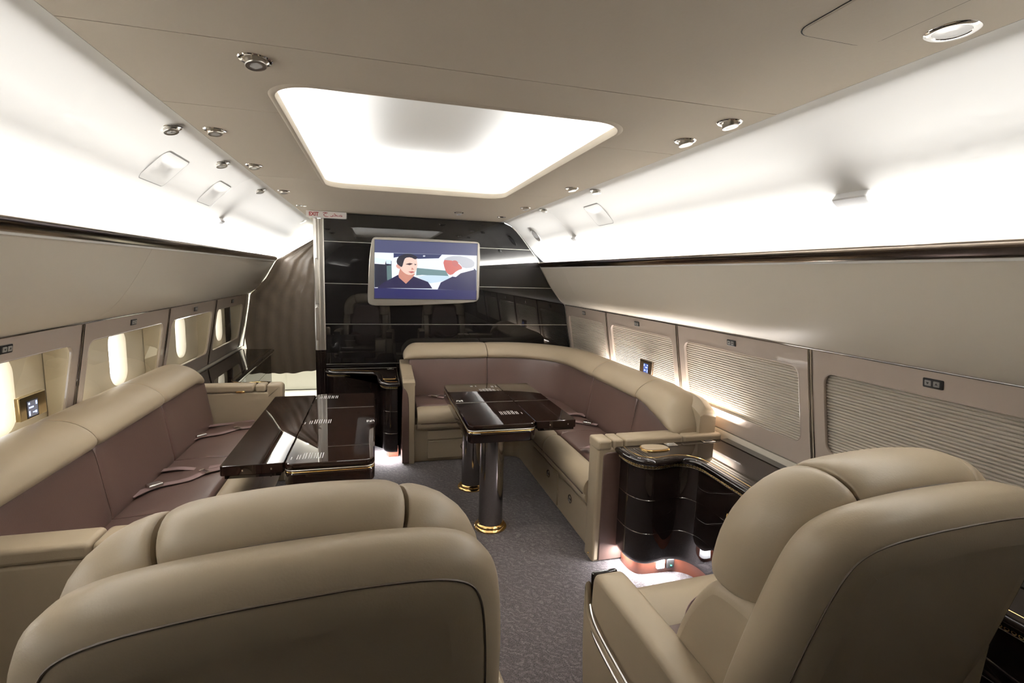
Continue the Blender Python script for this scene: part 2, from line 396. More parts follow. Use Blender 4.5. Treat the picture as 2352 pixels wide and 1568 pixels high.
def switch_plate(par,sg,yc,zc):
    x=winx(zc)
    M=lambda u,v,d:(sg*(winx(v)-d),u,v)
    sp=mk('blind_switch',*slab(rrect(yc-.034,yc+.034,zc-.017,zc+.017,.004,3),[(0,-.002),(0,.004),(.002,.006)],M),'black_plastic',par)
    for k in (-1,1):
        mk('button',*slab(rrect(yc+k*.0145-.011,yc+k*.0145+.011,zc-.010,zc+.010,.002,2),[(0,.005),(0,.008),(.001,.009)],M),'grey_plastic',sp)
        up = 1 if (k*sg<0) else -1
        T=[(yc+k*.0145-.005,zc-.003*up),(yc+k*.0145+.005,zc-.003*up),(yc+k*.0145,zc+.005*up)]
        mk('arrow_mark',*slab(T,[(0,.009),(0,.0095)],M),'black_plastic',sp)
def window(sg,y0,y1,blind):
    wn[0]+=1; wd=struct('window_%d'%wn[0])
    a,b=y0+.010,y1-.010; o0,o1,oz0,oz1=y0+.068,y1-.068,.835,1.212
    P=addpts(rrect(o0,o1,oz0,oz1,.05,6))
    M=lambda u,v,d:(sg*(winx(v)+d),u,v)
    mk('window_panel',*ringpanel(a,b,.722,1.304,P,M,.012),'panel_gloss',wd,smooth=40)
    # metal edging down both sides
    for yy in (a,b):
        mk('edge_strip',*tube([(sg*(winx(z)-.002),yy,z) for z in (.725,.8,.9,1.0,1.1,1.2,1.303)],.003,6),'dark_chrome',wd)
    mk('opening_bead',*tube([(sg*(winx(v)+.001),u,v) for u,v in P],.0028,6,True),'panel_gloss',wd)
    switch_plate(wd,sg,(y0+y1)/2,1.262)
    if blind:
        n=28; V=[];F=[]; pl=((0,.027),(.18,.0215),(.45,.019),(.75,.0205),(.93,.0245)); rows=[((k+f)/n,d) for k in range(n) for f,d in pl]+[(1,.027)]
        for f,d in rows:
            z=oz1+.006-(oz1-oz0+.012)*f
            for y in (o0-.008,o1+.008): V.append((sg*(winx(z)+d),y,z))
        for k in range(len(rows)-1): F.append((2*k,2*k+1,2*k+3,2*k+2))
        mk('pleated_blind',V,F,'blind',wd,smooth=0)
        mk('opening_wall',*loft([[(sg*(winx(v)+.008),u,v) for u,v in P],[(sg*(winx(v)+.035),u,v) for u,v in inset(P,-.008)]],cap=False),'panel_gloss',wd)
    else:
        # clear pane, reveal and the two aircraft windows behind it
        Vp=[];Fp=[];zs=[oz0+(oz1-oz0)*k/6 for k in range(7)]
        for z in zs:
            for y in (o0-.003,o1+.003): Vp.append((sg*(winx(z)+.009),y,z))
        for k in range(6): Fp.append((2*k,2*k+1,2*k+3,2*k+2))
        mk('pane',Vp,Fp,'pane',wd)
        Q=inset(P,-.015); Q2=inset(P,-.03)
        mk('reveal',*loft([[(sg*(winx(v)+.012),u,v) for u,v in P],[(sg*(winx(v)+.05),u,v) for u,v in Q],[(sg*1.785,u,v) for u,v in Q2]],cap=False),'liner',wd)
RIGHT=[-.294,.760,1.813,2.867,3.920,4.887]
LEFT=[-.309,.744,1.797,2.851,3.905,4.958,6.011]
for a,b in zip(RIGHT[:-1],RIGHT[1:]): window(1,a,b,True)
for a,b in zip(LEFT[:-1],LEFT[1:]): window(-1,a,b,False)
for sg,E in ((1,RIGHT),(-1,LEFT)):
    wl=walls['right' if sg>0 else 'left']
    for y in E:
        mk('window_post',*strip_profile([(x+.004,z) for x,z in WINP],(y-.0075,y+.0075),.015,sg),'post_beige',wl)
    if sg<0: mk('end_panel',*strip_profile(WINP,(E[-1]+.008,7.56),.015,sg),'panel_gloss',wl)
    mk('rear_panel',*strip_profile(WINP,(YB,E[0]-.008),.015,sg),'panel_gloss',wl)
# outer liner with the real aircraft windows on the left
wl=walls['left']
XO=1.79
cent=[2.505+.5105*k for k in range(-8,8)]
for c in cent:
    P=addpts(rrect(c-.108,c+.108,.86,1.205,.09,6),.05)
    M=lambda u,v,d:(-(XO+d),u,v)
    if c+.2552<YC+.2:
        mk('outer_liner',*ringpanel(c-.25525,c+.25525,.60,1.45,P,M,.004,3),'liner',wl,smooth=40)
        mk('window_tunnel',*loft([[(-XO,u,v) for u,v in P],[(-XO-.012,u,v) for u,v in inset(P,.006)],[(-XO-.075,u,v) for u,v in inset(P,.012)]],cap=False),'liner',wl,smooth=60)
mk('outer_skin',*strip_profile([(1.45,2.2),(1.70,1.55),(1.79,1.44)],(YB-.1,7.7),.02,-1),'dark_gap',wl)
mk('outer_skin',*strip_profile([(1.79,.61),(1.86,.4),(1.8,-.05)],(YB-.1,7.7),.02,-1),'dark_gap',wl)
mk('outer_skin',*box(-1.83,-1.79,cent[-1]-.3,7.7,.55,1.5),'dark_gap',wl)
mk('outer_skin',*box(-1.83,-1.79,YB-.1,cent[0]-.25,.55,1.5),'dark_gap',wl)

# ------------------------------------------------------------------ bulkhead (front wall) with its panels
wf=struct('wall_front')
OUT=[(.889,2.113),(.955,2.108),(.993,2.096),(1.045,2.064),(1.099,2.014),(1.16,1.944),(1.224,1.867),(1.328,1.738),(1.345,1.687),(1.47,1.482),(1.57,1.355),(1.632,1.305),(1.664,1.10),(1.687,.97),(1.71,.84),(1.73,.70),(1.72,.3),(1.69,0)]
OZ=[(z,x) for x,z in OUT[::-1]]
def bx(z): return interp(OZ,z)
ZS=[.0,.345,.722,1.099,1.475,1.854,2.112]
XL=-.722
for a,b in zip(ZS[:-1],ZS[1:]):
    zz=[a+.003+(b-a-.006)*k/8 for k in range(9)]
    P=[(XL,a+.003)]+[(bx(z)-.003,z) for z in zz]+[(XL,b-.003)]
    mk('wall_panel',*slab(P,[(0,YF+.03),(0,YF+.002),(.002,YF)],XZ),'black_panel',wf,smooth=20)
for z in ZS[1:-1]:
    mk('seam_strip',*box(XL,bx(z)-.004,YF-.001,YF+.02,z-.0025,z+.0025),'brushed',wf)
mk('backing',*slab([(XL,0)]+[(bx(z)+.03,z) for z in [k*.1055 for k in range(21)]]+[(XL,2.112)],[(0,YF+.03),(0,YF+.06)],XZ),'dark_gap',wf,smooth=0)
mk('passage_side',*box(-.80,-.78,YF+.03,YC+.25,0,2.112),'black_wood',wf,smooth=0)
mk('edge_strip',*tube([(bx(z)-.002,YF-.002,z) for z in [.75+.04*k for k in range(34)]],.004,6),'brushed',wf)
# silver post on the open edge of the bulkhead
P=[(-.812,YF+.05),(-.812,YF-.004),(-.800,YF-.016),(-.778,YF-.020),(-.766,YF-.014),(-.757,YF-.010),(-.735,YF-.014),(-.722,YF-.006),(-.722,YF+.05)]
pst=mk('edge_post',*slab(P,[(0,.86),(0,2.05)]),'brushed',wf,smooth=50)
mk('edge_post',*slab(P,[(0,0),(0,.858)]),'black_wood',wf,smooth=50)
mk('grab_handle',*slab(rrect(-.806,-.772,1.28,1.70,.016,5),[(0,YF-.014),(0,YF-.026),(.006,YF-.032)],XZ),'brushed',wf)
mk('grab_handle',*slab(rrect(-.806,-.772,.95,1.26,.016,5),[(0,YF-.014),(0,YF-.026),(.006,YF-.032)],XZ),'brushed',wf)
# far compartment behind the curtain
mk('wall_far',*box(-1.9,-.7,7.58,7.62,0,2.3),'galley_white',smooth=0)['kind']='structure'
mk('wall_passage',*box(-.80,-.76,YC+.25,7.6,0,2.3),'galley_white',smooth=0)['kind']='structure'
mk('floor_galley',*box(-1.8,-.8,YC+.15,7.6,0,.012),'galley_white',smooth=0)['kind']='structure'
gc=thing('galley_counter','white galley counter glimpsed under the hem of the curtain','counter',(-1.45,7.2,0))
mk('body',*rbox(-1.71,-.98,6.95,7.56,.02,.44,.01),'galley_white',gc); mk('worktop',*rbox(-1.715,-.96,6.93,7.57,.44,.47,.008),'white_plastic',gc)
mk('door',*rbox(-1.40,-1.02,6.94,6.952,.05,.40,.004),'galley_white',gc)

# ------------------------------------------------------------------ curtain
def curtain():
    nz,nx=60,110; V=[];F=[];uv=[]
    def wallx(z):
        if z>1.69: return -interp(sorted((b,a) for a,b in COVE),z)
        if z>1.305: return -interp(sorted((b,a) for a,b in UPPER),z)
        return -winx(z)
    def leftx(z): return min(-.86,interp([(.4,-1.66),(.80,-1.70),(1.0,-1.675),(1.30,-1.625),(1.48,-1.462),(1.69,-1.345),(1.95,-.93),(2.0,-.86)],z))
    for i in range(nz+1):
        z0=.40+(1.985-.40)*i/nz; xl=leftx(z0); xr=-.80
        for j in range(nx+1):
            f=j/nx; x=xl+(xr-xl)*f; fold=(.35+.65*(1-i/nz))
            y=YC-.045+.007*fold*math.sin(f*44+.8*math.sin(z0*2.2)+1.5*z0)+.008*math.sin(f*19+z0*3.1)+.007*math.sin((z0*.9+x*.9)*26)*math.exp(-((z0-1.25)/.45)**2)
            zz=z0+((.005*math.sin(f*31)+.008*math.sin(f*9)+.05*(f-.5)) if i==0 else 0)
            V.append((x,y,zz)); uv.append((x*1.12,zz))
    for i in range(nz):
        for j in range(nx): a=i*(nx+1)+j; F.append((a,a+1,a+nx+2,a+nx+1))
    o=mk('curtain',V,F,'curtain',smooth=80)
    me=o.data; ul=me.uv_layers.new(name='UVMap')
    for p in me.polygons:
        for li in p.loop_indices: ul.data[li].uv=uv[me.loops[li].vertex_index]
    tag(o,'dark brown checked curtain gathered across the passage beside the black bulkhead','curtain')
curtain()
# pale curved edge trim on the wall beside the curtain
t=mk('trim_5',*tube([(-(interp(sorted((b,a) for a,b in UPPER+WINP),z)-.02),YC-.08,z) for z in [.72+.03*k for k in range(22)]],.006,8),'post_beige'); t['kind']='structure'

# ------------------------------------------------------------------ sofas
ROLL_P=[(.0,.80),(-.01,.86),(.01,.91),(.05,.935),(.10,.943),(.155,.936),(.205,.915),(.245,.885),(.268,.855),(.272,.832),(.258,.812),(.22,.805),(.12,.80)]
BACK_P=[(.08,.46),(.08,.80),(.15,.83),(.21,.835),(.238,.825),(.250,.79),(.262,.72),(.275,.63),(.288,.55),(.298,.49),(.295,.455),(.27,.44)]
SEAT_P=[(.20,.33),(.20,.47),(.30,.478),(.45,.488),(.58,.484),(.63,.474),(.64,.46),(.64,.33)]
FRONT_P=[(.645,.33),(.645,.46),(.652,.472),(.68,.474),(.72,.462),(.752,.436),(.768,.40),(.768,.365),(.758,.35),(.752,.344),(.758,.334),(.755,.31),(.74,.288),(.71,.280),(.66,.28)]
def chaikin(P,k=1):
    for _ in range(k):
        Q=[]
        for a,b in zip(P,P[1:]+P[:1]): Q+=[tuple(.75*x+.25*y for x,y in zip(a,b)),tuple(.25*x+.75*y for x,y in zip(a,b))]
        P=Q
    return P
class Path:
    def __init__(s,P):
        s.P=[Vector(p) for p in P]; s.S=[0]
        for a,b in zip(s.P[:-1],s.P[1:]): s.S.append(s.S[-1]+(b-a).length)
        s.L=s.S[-1]
    def at(s,t):
        t=min(max(t,0),s.L)
        for i in range(len(s.P)-1):
            if t<=s.S[i+1]+1e-9:
                f=(t-s.S[i])/(s.S[i+1]-s.S[i]); break
        def tan(k): return (s.P[min(k+1,len(s.P)-1)]-s.P[max(k-1,0)]).normalized()
        tg=(tan(i)*(1-f)+tan(i+1)*f).normalized(); p=s.P[i].lerp(s.P[i+1],f)
        return p,Vector((tg.y,-tg.x))
def cushion(path,prof,s0,s1,e=.03,amt=.12,step=.05,end0=None,end1=None,sub=1):
    prof=chaikin(prof,sub); cn=sum(p[0] for p in prof)/len(prof); cz=sum(p[1] for p in prof)/len(prof)
    S=[s0+(s1-s0)*0]; S=[s0]+[s0+e*x for x in (.08,.22,.45,.7)]; step=min(step,.025) if (end0 or end1) else step
    n=max(2,int((s1-s0-2*e)/step)); S+=[s0+e+(s1-s0-2*e)*k/n for k in range(n+1)]
    S+=[s1-e*x for x in (.7,.45,.22,.08)]+[s1]; loops=[]
    for t in S:
        d=min(t-s0,s1-t)/e; k=1-amt*(1-math.sqrt(max(0,1-(1-min(d,1))**2)))
        p,nn=path.at(t); top=bot=0
        for en,dist in ((end0,t-s0),(end1,s1-t)):
            if en:
                Lt,dt,Lb,db=en
                if dist<Lt: top+=-dt*(1-dist/Lt)**2.2
                if dist<Lb: q=1-dist/Lb; bot+=-db*q*q*(3-2*q)
        lp=[]
        for a,z in prof:
            z2=cz+(z-cz)*k; a2=cn+(a-cn)*k
            if top or bot:
                wt=min(1,max(0,(z2-.79)/.16)); wb_=min(1,max(0,(z2-.5)/.28))*(1-wt*.8); z2+=top*wt+bot*wb_
            for en,dist in ((end0,t-s0),(end1,s1-t)):
                if en and dist<.13:
                    k1=math.sqrt(max(0,1-(1-dist/.13)**2)); za=min(.80-en[3],z2); z2=za+(z2-za)*(.42+.58*k1); a2=cn+(a2-cn)*(.72+.28*k1)
            lp.append((p.x+nn.x*a2,p.y+nn.y*a2,z2))
        loops.append(lp)
    return loft(loops)
def belt(par,P,wd=.045,buckle_at=None,adj_at=None,nrm=(0,0,1)):
    Q=smooth_path(P,5); mk('seat_belt',*ribbon(Q,wd,.003,nrm),'webbing',par)
def buckle(par,p,d,up=(0,0,1),m='chrome',s=1.0):
    d=Vector(d).normalized(); u=Vector(up); sd=d.cross(u).normalized(); u=sd.cross(d)
    Vv,Ff=rbox(-.034*s,.034*s,-.024*s,.024*s,-.004*s,.016*s,.006*s)
    V=[tuple(Vector(p)+d*x+sd*y+u*z) for x,y,z in Vv]; mk('buckle',V,Ff,m,par,label='polished metal seat belt buckle')
def adjuster(par,p,d):
    d=Vector(d).normalized(); u=Vector((0,0,1)); sd=d.cross(u).normalized()
    A=Acc()
    for k in (-1,0,1):
        A.add(*tube([Vector(p)+d*(.012*k)+sd*(-.028)+u*.008,Vector(p)+d*(.012*k)+sd*.028+u*.008],.003,6))
    for k in (-1,1): A.add(*tube([Vector(p)+sd*(.028*k)-d*.014+u*.008,Vector(p)+sd*(.028*k)+d*.014+u*.008],.0035,6))
    mk('belt_adjuster',A.V,A.F,'chrome',par)

def latch(par,c,n,r=.026):
    """round recessed latch; n is the outward direction in the ground plane"""
    n=Vector((n[0],n[1],0)).normalized(); s=Vector((-n.y,n.x,0)); z=Vector((0,0,1))
    V,F=lathe([(r,-.004),(r,.002),(r*.92,.004),(r*.8,.002),(r*.74,-.003),(r*.2,-.003)],(0,0,0),24)
    V=[tuple(Vector(c)+s*a+z*b+n*d) for a,b,d in V]; o=mk('latch',V,F,'dark_chrome',par)
    Vb,Fb=rbox(-r*.62,r*.62,-r*.16,r*.16,-.002,.003,.0015)
    mk('latch_bar',[tuple(Vector(c)+s*a+z*b+n*d) for a,b,d in Vb],Fb,'black_plastic',o)

# ---- left sofa
ls=thing('sofa','long three-seat sofa of brown leather with cream top roll under the open windows','sofa',(-1.3,2.9,0))
lp=Path([(-1.695,1.60),(-1.695,3.93)])
cuts=[0,.87,1.585,2.315]
for k,(a,b) in enumerate(zip(cuts[:-1],cuts[1:])):
    mk('head_roll',*cushion(lp,ROLL_P,a+.003,b-.003,.05,.10,end1=(.14,.07,.2,.03) if k==2 else None),'leather_cream',ls)
    mk('back_cushion',*cushion(lp,BACK_P,max(a,.255)+.002,b-.002,.05,.10),'leather_brown',ls)
    mk('seat_cushion',*cushion(lp,SEAT_P,max(a,.26)+.002,b-.002,.03,.06),'leather_brown',ls)
    mk('seat_front',*cushion(lp,FRONT_P,max(a,.26)+.002,b-.002,.04,.08),'leather_cream',ls)
mk('back_board',*cushion(lp,[(-.01,.05),(-.01,.84),(.03,.84),(.10,.78),(.10,.05)],0,2.32,.02,.02,sub=0),'leather_cream',ls)
mk('base',*cushion(lp,[(.05,.0),(.05,.33),(.71,.33),(.71,.03),(.69,.0)],.26,2.32,.02,.01,sub=0),'leather_cream',ls)
for y in (2.2,2.9,3.6): mk('drawer_front',*rbox(-.992,-.978,y-.32,y+.32,.05,.26,.004),'leather_cream',ls); latch(ls,(-.976,y,.20),(1,0))
def arm_left(y0,y1,ztop,far):
    M=lambda u,v,d:(u,d,v)
    P=rrect(-1.655,-.945,.0,ztop-.055,(.01,.03,.01,.01),4)
    a=mk('arm_panel',*slab(P,rnd(y0,y1,.012,3),M),'leather_cream',ls)
    # padded lid along the top, in two pieces
    for x0,x1 in ((-1.655,-1.135),(-1.130,-1.055)):
        mk('arm_pad',*slab(rrect(x0,x1,ztop-.054,ztop,.018,4),rnd(y0-.004,y1+.004,.014,3),M),'leather_cream',ls)
    mk('arm_pad',*slab(rrect(-1.052,-.943,ztop-.10,ztop,(.02,.03,.018,.01),4),rnd(y0-.001,y1+.001,.014,3),M),'leather_cream',ls)
    if far:
        mk('arm_latch',*rbox(-1.255,-1.195,y0-.006,y0+.01,ztop-.056,ztop-.042,.004),'gold',ls,label='small brass latch')
arm_left(3.935,4.045,.748,True); arm_left(1.745,1.855,.735,False)
for q in (((425,1017),(460,1003),(505,996),(545,985),(580,980)),((300,1142),(355,1118),(430,1102),(470,1085),(510,1075))):
    P=[onZ(x,y,.492) for x,y in q]
    belt(ls,P,.042); buckle(ls,P[1]+Vector((0,0,.004)),P[2]-P[0]); adjuster(ls,P[3],P[4]-P[2])
for q in (((455,982),(500,978),(540,970),(585,965)),((365,1082),(410,1078),(455,1075),(510,1068))):
    P=[onZ(x,y,.487)+Vector((0,0,.006*math.sin(i*2))) for i,(x,y) in enumerate(q)]; belt(ls,P,.042)

# ---- corner sofa
cs=thing('corner_sofa','L-shaped corner sofa of brown leather with cream top roll against the black bulkhead','sofa',(1.0,3.9,0))
RC=.80; WXR=1.645
PP=[(-.03,4.84),(.42,4.84),(WXR-RC,4.84)]+arcpts(WXR-RC,4.84-RC,RC,90,0,20)[1:]+[(WXR,3.2),(WXR,2.44)]
cp=Path(PP)
def sY(y): return (WXR-RC+.03)+RC*math.pi/2+(4.84-RC-y)
cuts=[.05,.78,sY(3.60),sY(2.905),cp.L-.02]
for k,(a,b) in enumerate(zip(cuts[:-1],cuts[1:])):
    mk('head_roll',*cushion(cp,ROLL_P,(a if k else 0)+.003,b-.003,.06,.10,end0=(.10,.04,.16,.0) if k==0 else None,end1=(.17,.12,.42,.10) if k==3 else None),'leather_cream',cs)
    mk('back_cushion',*cushion(cp,BACK_P,a+.002,b-(.07 if k==3 else .002),.05,.10,end1=(.17,.04,.42,.085) if k==3 else None),'leather_brown',cs)
scuts=[.085,.70,sY(3.28),cp.L+.0]
for k,(a,b) in enumerate(zip(scuts[:-1],scuts[1:])):
    b2=b-.10 if k==2 else b
    mk('seat_cushion',*cushion(cp,SEAT_P,a+.002,b2-.002,.03,.06),'leather_brown',cs)
    mk('seat_front',*cushion(cp,FRONT_P,a+.002,b2-.002,.05,.10),'leather_cream',cs)
    mk('seat_piping',*tube([tuple((lambda pn:(pn[0].x+pn[1].x*.757,pn[0].y+pn[1].y*.757,.346))(cp.at(a+.03+(b2-a-.06)*j/24))) for j in range(25)],.0028,6),'leather_brown',cs)
mk('back_board',*cushion(cp,[(-.015,.10),(-.015,.88),(.0,.90),(.05,.915),(.10,.87),(.10,.10)],.06,cp.L+.05,.06,.02,end1=(.20,.13,.3,.02),sub=0),'leather_cream',cs)
mk('base',*cushion(cp,[(.08,.0),(.08,.33),(.71,.33),(.71,.02),(.70,.0)],.05,cp.L-.02,.02,.005,sub=0),'leather_cream',cs)
# drawers and round latches in the base
for z0,z1 in ((.195,.275),(.03,.182)):
    mk('drawer_front',*rbox(.145,.56,z0,z1,4.118,4.132,.004,M=XZ),'leather_cream',cs)
latch(cs,(.455,4.116,.238),(0,-1),.022); latch(cs,(.455,4.116,.125),(0,-1),.03)
for y0,y1 in ((2.56,3.05),(3.07,3.62)):
    mk('drawer_front',*rbox(y0,y1,.03,.262,.923,.937,.004,M=lambda u,v,d:(d,u,v)),'leather_cream',cs)
for y in (2.83,3.25): latch(cs,(.921,y,.19),(-1,0),.028)
# end arm beside the window cabinet
M=lambda u,v,d:(u,d,v)
mk('arm_panel',*slab(rrect(.90,1.675,0,.672,(.01,.012,.02,.01),4),rnd(2.42,2.535,.014,3),M),'leather_cream',cs)
mk('arm_inset',*slab(rrect(.935,1.66,.01,.645,(.005,.005,.03,.005),4),[(0,2.425),(0,2.416),(.004,2.413)],M),'leather_brown',cs)
for x0,x1 in ((.897,.985),(.989,1.055),(1.059,1.43),(1.434,1.69)):
    mk('arm_pad',*slab(rrect(x0,x1,.655,.715,.014,4),rnd(2.414,2.541,.016,3),M),'leather_cream',cs)
mk('lock_button',*lathe([(.006,0),(.006,.004),(.003,.006)],(.898,2.47,.03),12),'gold',cs)
# end arm beside the bulkhead cabinet: top sweeps down toward the aisle
def armprof(y): return interp([(4.10,.690),(4.14,.705),(4.25,.715),(4.45,.735),(4.65,.765),(4.85,.775)],y)
ys=[4.105,4.112,4.13,4.17,4.22,4.3,4.4,4.5,4.6,4.7,4.84]
P=[(4.84,.0)]+[(4.105,.0)]+[(y,armprof(y)-.008) for y in ys]
mk('arm_panel',*slab([(y,z) for y,z in P],rnd(-.058,.036,.010,3),YZ),'leather_cream',cs)
P2=chaikin([(-.068,.01),(-.068,.01),(-.012,.01),(-.012,.01),(-.012,.50),(-.018,.59),(-.036,.635),(-.056,.655),(-.068,.658)],1)
mk('arm_inset',*slab(P2,[(.004,4.097),(0,4.101),(0,4.80)],XZ),'leather_brown',cs)
for a,b in ((4.104,4.20),(4.203,4.27),(4.273,4.62)):
    yy=[a+(b-a)*k/8 for k in range(9)]
    P=[(y,armprof(y)-.03) for y in yy[::-1]]+[(y,armprof(y)+.003) for y in yy]
    mk('arm_pad',*slab(P[::-1],rnd(-.062,.040,.010,3),YZ),'leather_cream',cs)
# belts
for q,z in ((((985,908),(1000,910),(1020,914)),.494),(((1320,968),(1350,972),(1372,976)),.494),):
    P=[onZ(x,y,z) for x,y in q]; belt(cs,P,.04); buckle(cs,P[1],P[2]-P[0],m='chrome')
P=[onZ(1336,1030,.49),onZ(1352,1026,.515),onZ(1366,1030,.50)]; belt(cs,P,.05)
P=[onZ(1300,952,.487),onZ(1330,950,.50),onZ(1345,956,.49)]; belt(cs,P,.04)

# ------------------------------------------------------------------ club chairs
def club_chair(name,label,loc,rotz=0):
    c=thing(name,label,'chair',loc,'swivel club chairs',rotz); ORG[c.name]=Vector((0,0,0))
    tilt=lambda z:-.388-(z-1.1)*.23
    # shell: outline in x,z
    half=[(.33,.20),(.37,.30),(.396,.60),(.382,.85),(.368,.98),(.352,1.065),(.318,1.122),(.25,1.158),(.13,1.176)]
    out=[(-x,z) for x,z in half[:1]]+half+[(0,1.180)]+[(-x,z) for x,z in half[:0:-1]]
    out=chaikin(out,2)
    def sh(P,d): return [(x,tilt(z)+d+.15*(x*x),z) for x,z in P]
    loops=[sh(inset(out,.115),-.001),sh(inset(out,.085),.001),sh(inset(out,.062),.005),sh(inset(out,.044),.012),sh(inset(out,.022),.026),sh(inset(out,.007),.045),sh(out,.070),sh(inset(out,.004),.105),sh(inset(out,.02),.122)]
    shell=mk('seat_shell',*loft(loops),'leather_cream',c,smooth=60)
    # stitched seam running round the shell
    seam=[(x,tilt(z)+.0095+.15*x*x,z) for x,z in inset(out,.050)]
    seam=[p for p in seam if p[2]>.26]; k0=min(range(len(seam)),key=lambda i:(seam[i][2]+(0 if seam[i][0]>0 else 10)))
    seam=seam[k0:]+seam[:k0]
    mk('shell_seam',*tube(seam,.0022,5),'stitch',shell)
    # headrest roll in three stitched pieces following an arch
    half=[(.285,.87),(.290,.94),(.287,1.00),(.268,1.055),(.230,1.098),(.165,1.126),(.085,1.138)]
    arch=[(-x,z) for x,z in half]+[(0,1.142)]+half[::-1]
    ap=[Vector((p[0],p[1])) for p in smooth_path([(x,z,0) for x,z in arch],6)]
    S=[0]
    for a,b in zip(ap[:-1],ap[1:]): S.append(S[-1]+(b-a).length)
    T=S[-1]
    def at(s):
        for i in range(len(ap)-1):
            if s<=S[i+1]+1e-9:
                f=(s-S[i])/(S[i+1]-S[i]); p=ap[i].lerp(ap[i+1],f); t=(ap[min(i+2,len(ap)-1)]-ap[max(i-1,0)]).normalized(); return p,Vector((-t.y,t.x))
    # section: (radial outwards, depth y)
    sec=[(.062,.030),(.076,.065),(.076,.115),(.058,.165),(.02,.200),(-.035,.210),(-.080,.185),(-.080,.02),(-.030,-.002),(.020,-.004),(.044,.008)]
    sec=chaikin(sec,1)
    mid=T/2; h=.178
    for a,b in ((.004,mid-h-.003),(mid-h+.003,mid+h-.003),(mid+h+.003,T-.004)):
        e=.035; n=max(6,int((b-a)/.03)); SS=[a]+[a+e*x for x in (.1,.3,.6)]+[a+e+(b-a-2*e)*k/n for k in range(n+1)]+[b-e*x for x in (.6,.3,.1)]+[b]; loops=[]
        for s in SS:
            d=min(s-a,b-s)/e; k=1-.13*(1-math.sqrt(max(0,1-(1-min(d,1))**2)))
            p,nn=at(s); lp=[]
            for r_,dy in sec:
                rr=r_*k; dd=.095+(dy-.095)*(.5+.5*k)
                x=p.x+nn.x*rr; z=p.y+nn.y*rr; lp.append((x,tilt(z)+.112+dd+.22*x*x,z))
            loops.append(lp)
        hr=mk('headrest',*loft(loops),'leather_cream',c,smooth=60)
        st=[]
        for s in [a+.02+(b-a-.04)*k/20 for k in range(21)]:
            p,nn=at(s); x=p.x+nn.x*.030; z=p.y+nn.y*.030; st.append((x,tilt(z)+.112-.0012+.22*x*x,z))
        mk('headrest_seam',*tube(st,.0018,5),'stitch',hr)
    # side bolsters and the brown back cushion between them
    for sg in (-1,1):
        P=[(-.27,.42),(.0,.42),(.055,.50),(.085,.60),(.05,.73),(.0,.83),(-.04,.875),(-.18,.88),(-.25,.86)]
        P=chaikin([(y-.035-(z-.9)*.10,z) for y,z in P],2)
        mk('side_bolster',*slab(P,rnd(*sorted((sg*.262,sg*.362)),.03,4),YZ),'leather_cream',c)
    P=chaikin([(-.255,.47),(.255,.47),(.258,.75),(.22,1.0),(.15,1.04),(-.15,1.04),(-.22,1.0),(-.258,.75)],1)
    def bf(Q,d): return [(x,tilt(z)+d,z) for x,z in Q]
    mk('back_cushion',*loft([bf(P,.10),bf(P,.24),bf(inset(P,.015),.265),bf(inset(P,.04),.28)]),'leather_brown',c,smooth=60)
    # seat
    mk('seat_cushion',*rbox(-.35,.35,-.22,.345,.36,.472,.03,.04),'leather_brown',c)
    pf=chaikin([(.20,.43),(.25,.465),(.31,.492),(.38,.503),(.45,.492),(.49,.455),(.50,.40),(.49,.34),(.45,.30),(.22,.30)],2)
    cyf=sum(q[0] for q in pf)/len(pf); czf=sum(q[1] for q in pf)/len(pf)
    mk('seat_front',*loft([[(x,cyf+(u-cyf)*k,czf+(v-czf)*k) for u,v in pf] for x,k in ((-.352,.86),(-.346,.94),(-.33,1),(.33,1),(.346,.94),(.352,.86))]),'leather_cream',c,smooth=50)
    for sg in (-1,1): mk('seat_border',*rbox(*sorted((sg*.315,sg*.352)),-.2,.35,.38,.490,.014),'leather_cream',c)
    # arms
    for sg in (-1,1):
        prof=[(-.20,.20),(.355,.20),(.378,.40),(.378,.60),(.360,.638),(.31,.645),(-.05,.632),(-.19,.612),(-.21,.56)]
        prof=chaikin(prof,1)
        am=mk('arm',*slab(prof,rnd(*sorted((sg*.352,sg*.456)),.020,4),YZ),'leather_cream',c,smooth=50)
        P=chaikin([(-.20,.17),(.365,.17),(.392,.35),(.398,.575),(.385,.60),(.365,.50),(.33,.475),(-.19,.40)],1)
        mk('side_panel',*slab(P,rnd(*sorted((sg*.448,sg*.471)),.009,3),YZ),'leather_cream',am,smooth=50)
        for dz in (0,-.045):
            mk('trim_strip',*tube(smooth_path([(sg*.457,.372,.52+dz),(sg*.470,.29,.490+dz),(sg*.472,.05,.455+dz),(sg*.469,-.19,.420+dz)],6),.0055,8),'chrome',am,label='polished metal trim strip')
        mk('arm_cap',*rbox(*sorted((sg*.358,sg*.452)),.372,.390,.52,.628,.008),'black_wood',am)
    # pedestal
    mk('base_skirt',*slab(rrect(-.365,.365,-.27,.34,.06,6),rnd(.07,.36,.02,3)),'leather_cream',c)
    mk('pedestal',*lathe([(.25,0),(.25,.02),(.22,.045),(.12,.06),(.11,.08)],(0,0,0),32),'dark_chrome',c)
    # loose lap belt
    P=[(-.29,-.14,.487),(-.275,.0,.487),(-.24,.12,.50),(-.20,.19,.56),(-.13,.20,.585),(-.06,.17,.54),(.02,.12,.49)]
    mk('seat_belt',*ribbon(smooth_path(P,6),.05,.003,(.25,-.85,.5)),'webbing',c)
    return c
club_chair('club_chair','cream leather club chair with its back squarely before the table beside the long sofa',(-.435,1.10,0),R(5.5))
club_chair('club_chair','cream leather club chair beside the aisle with polished trim strips along its arm',(.885,1.055,0),R(2.5))

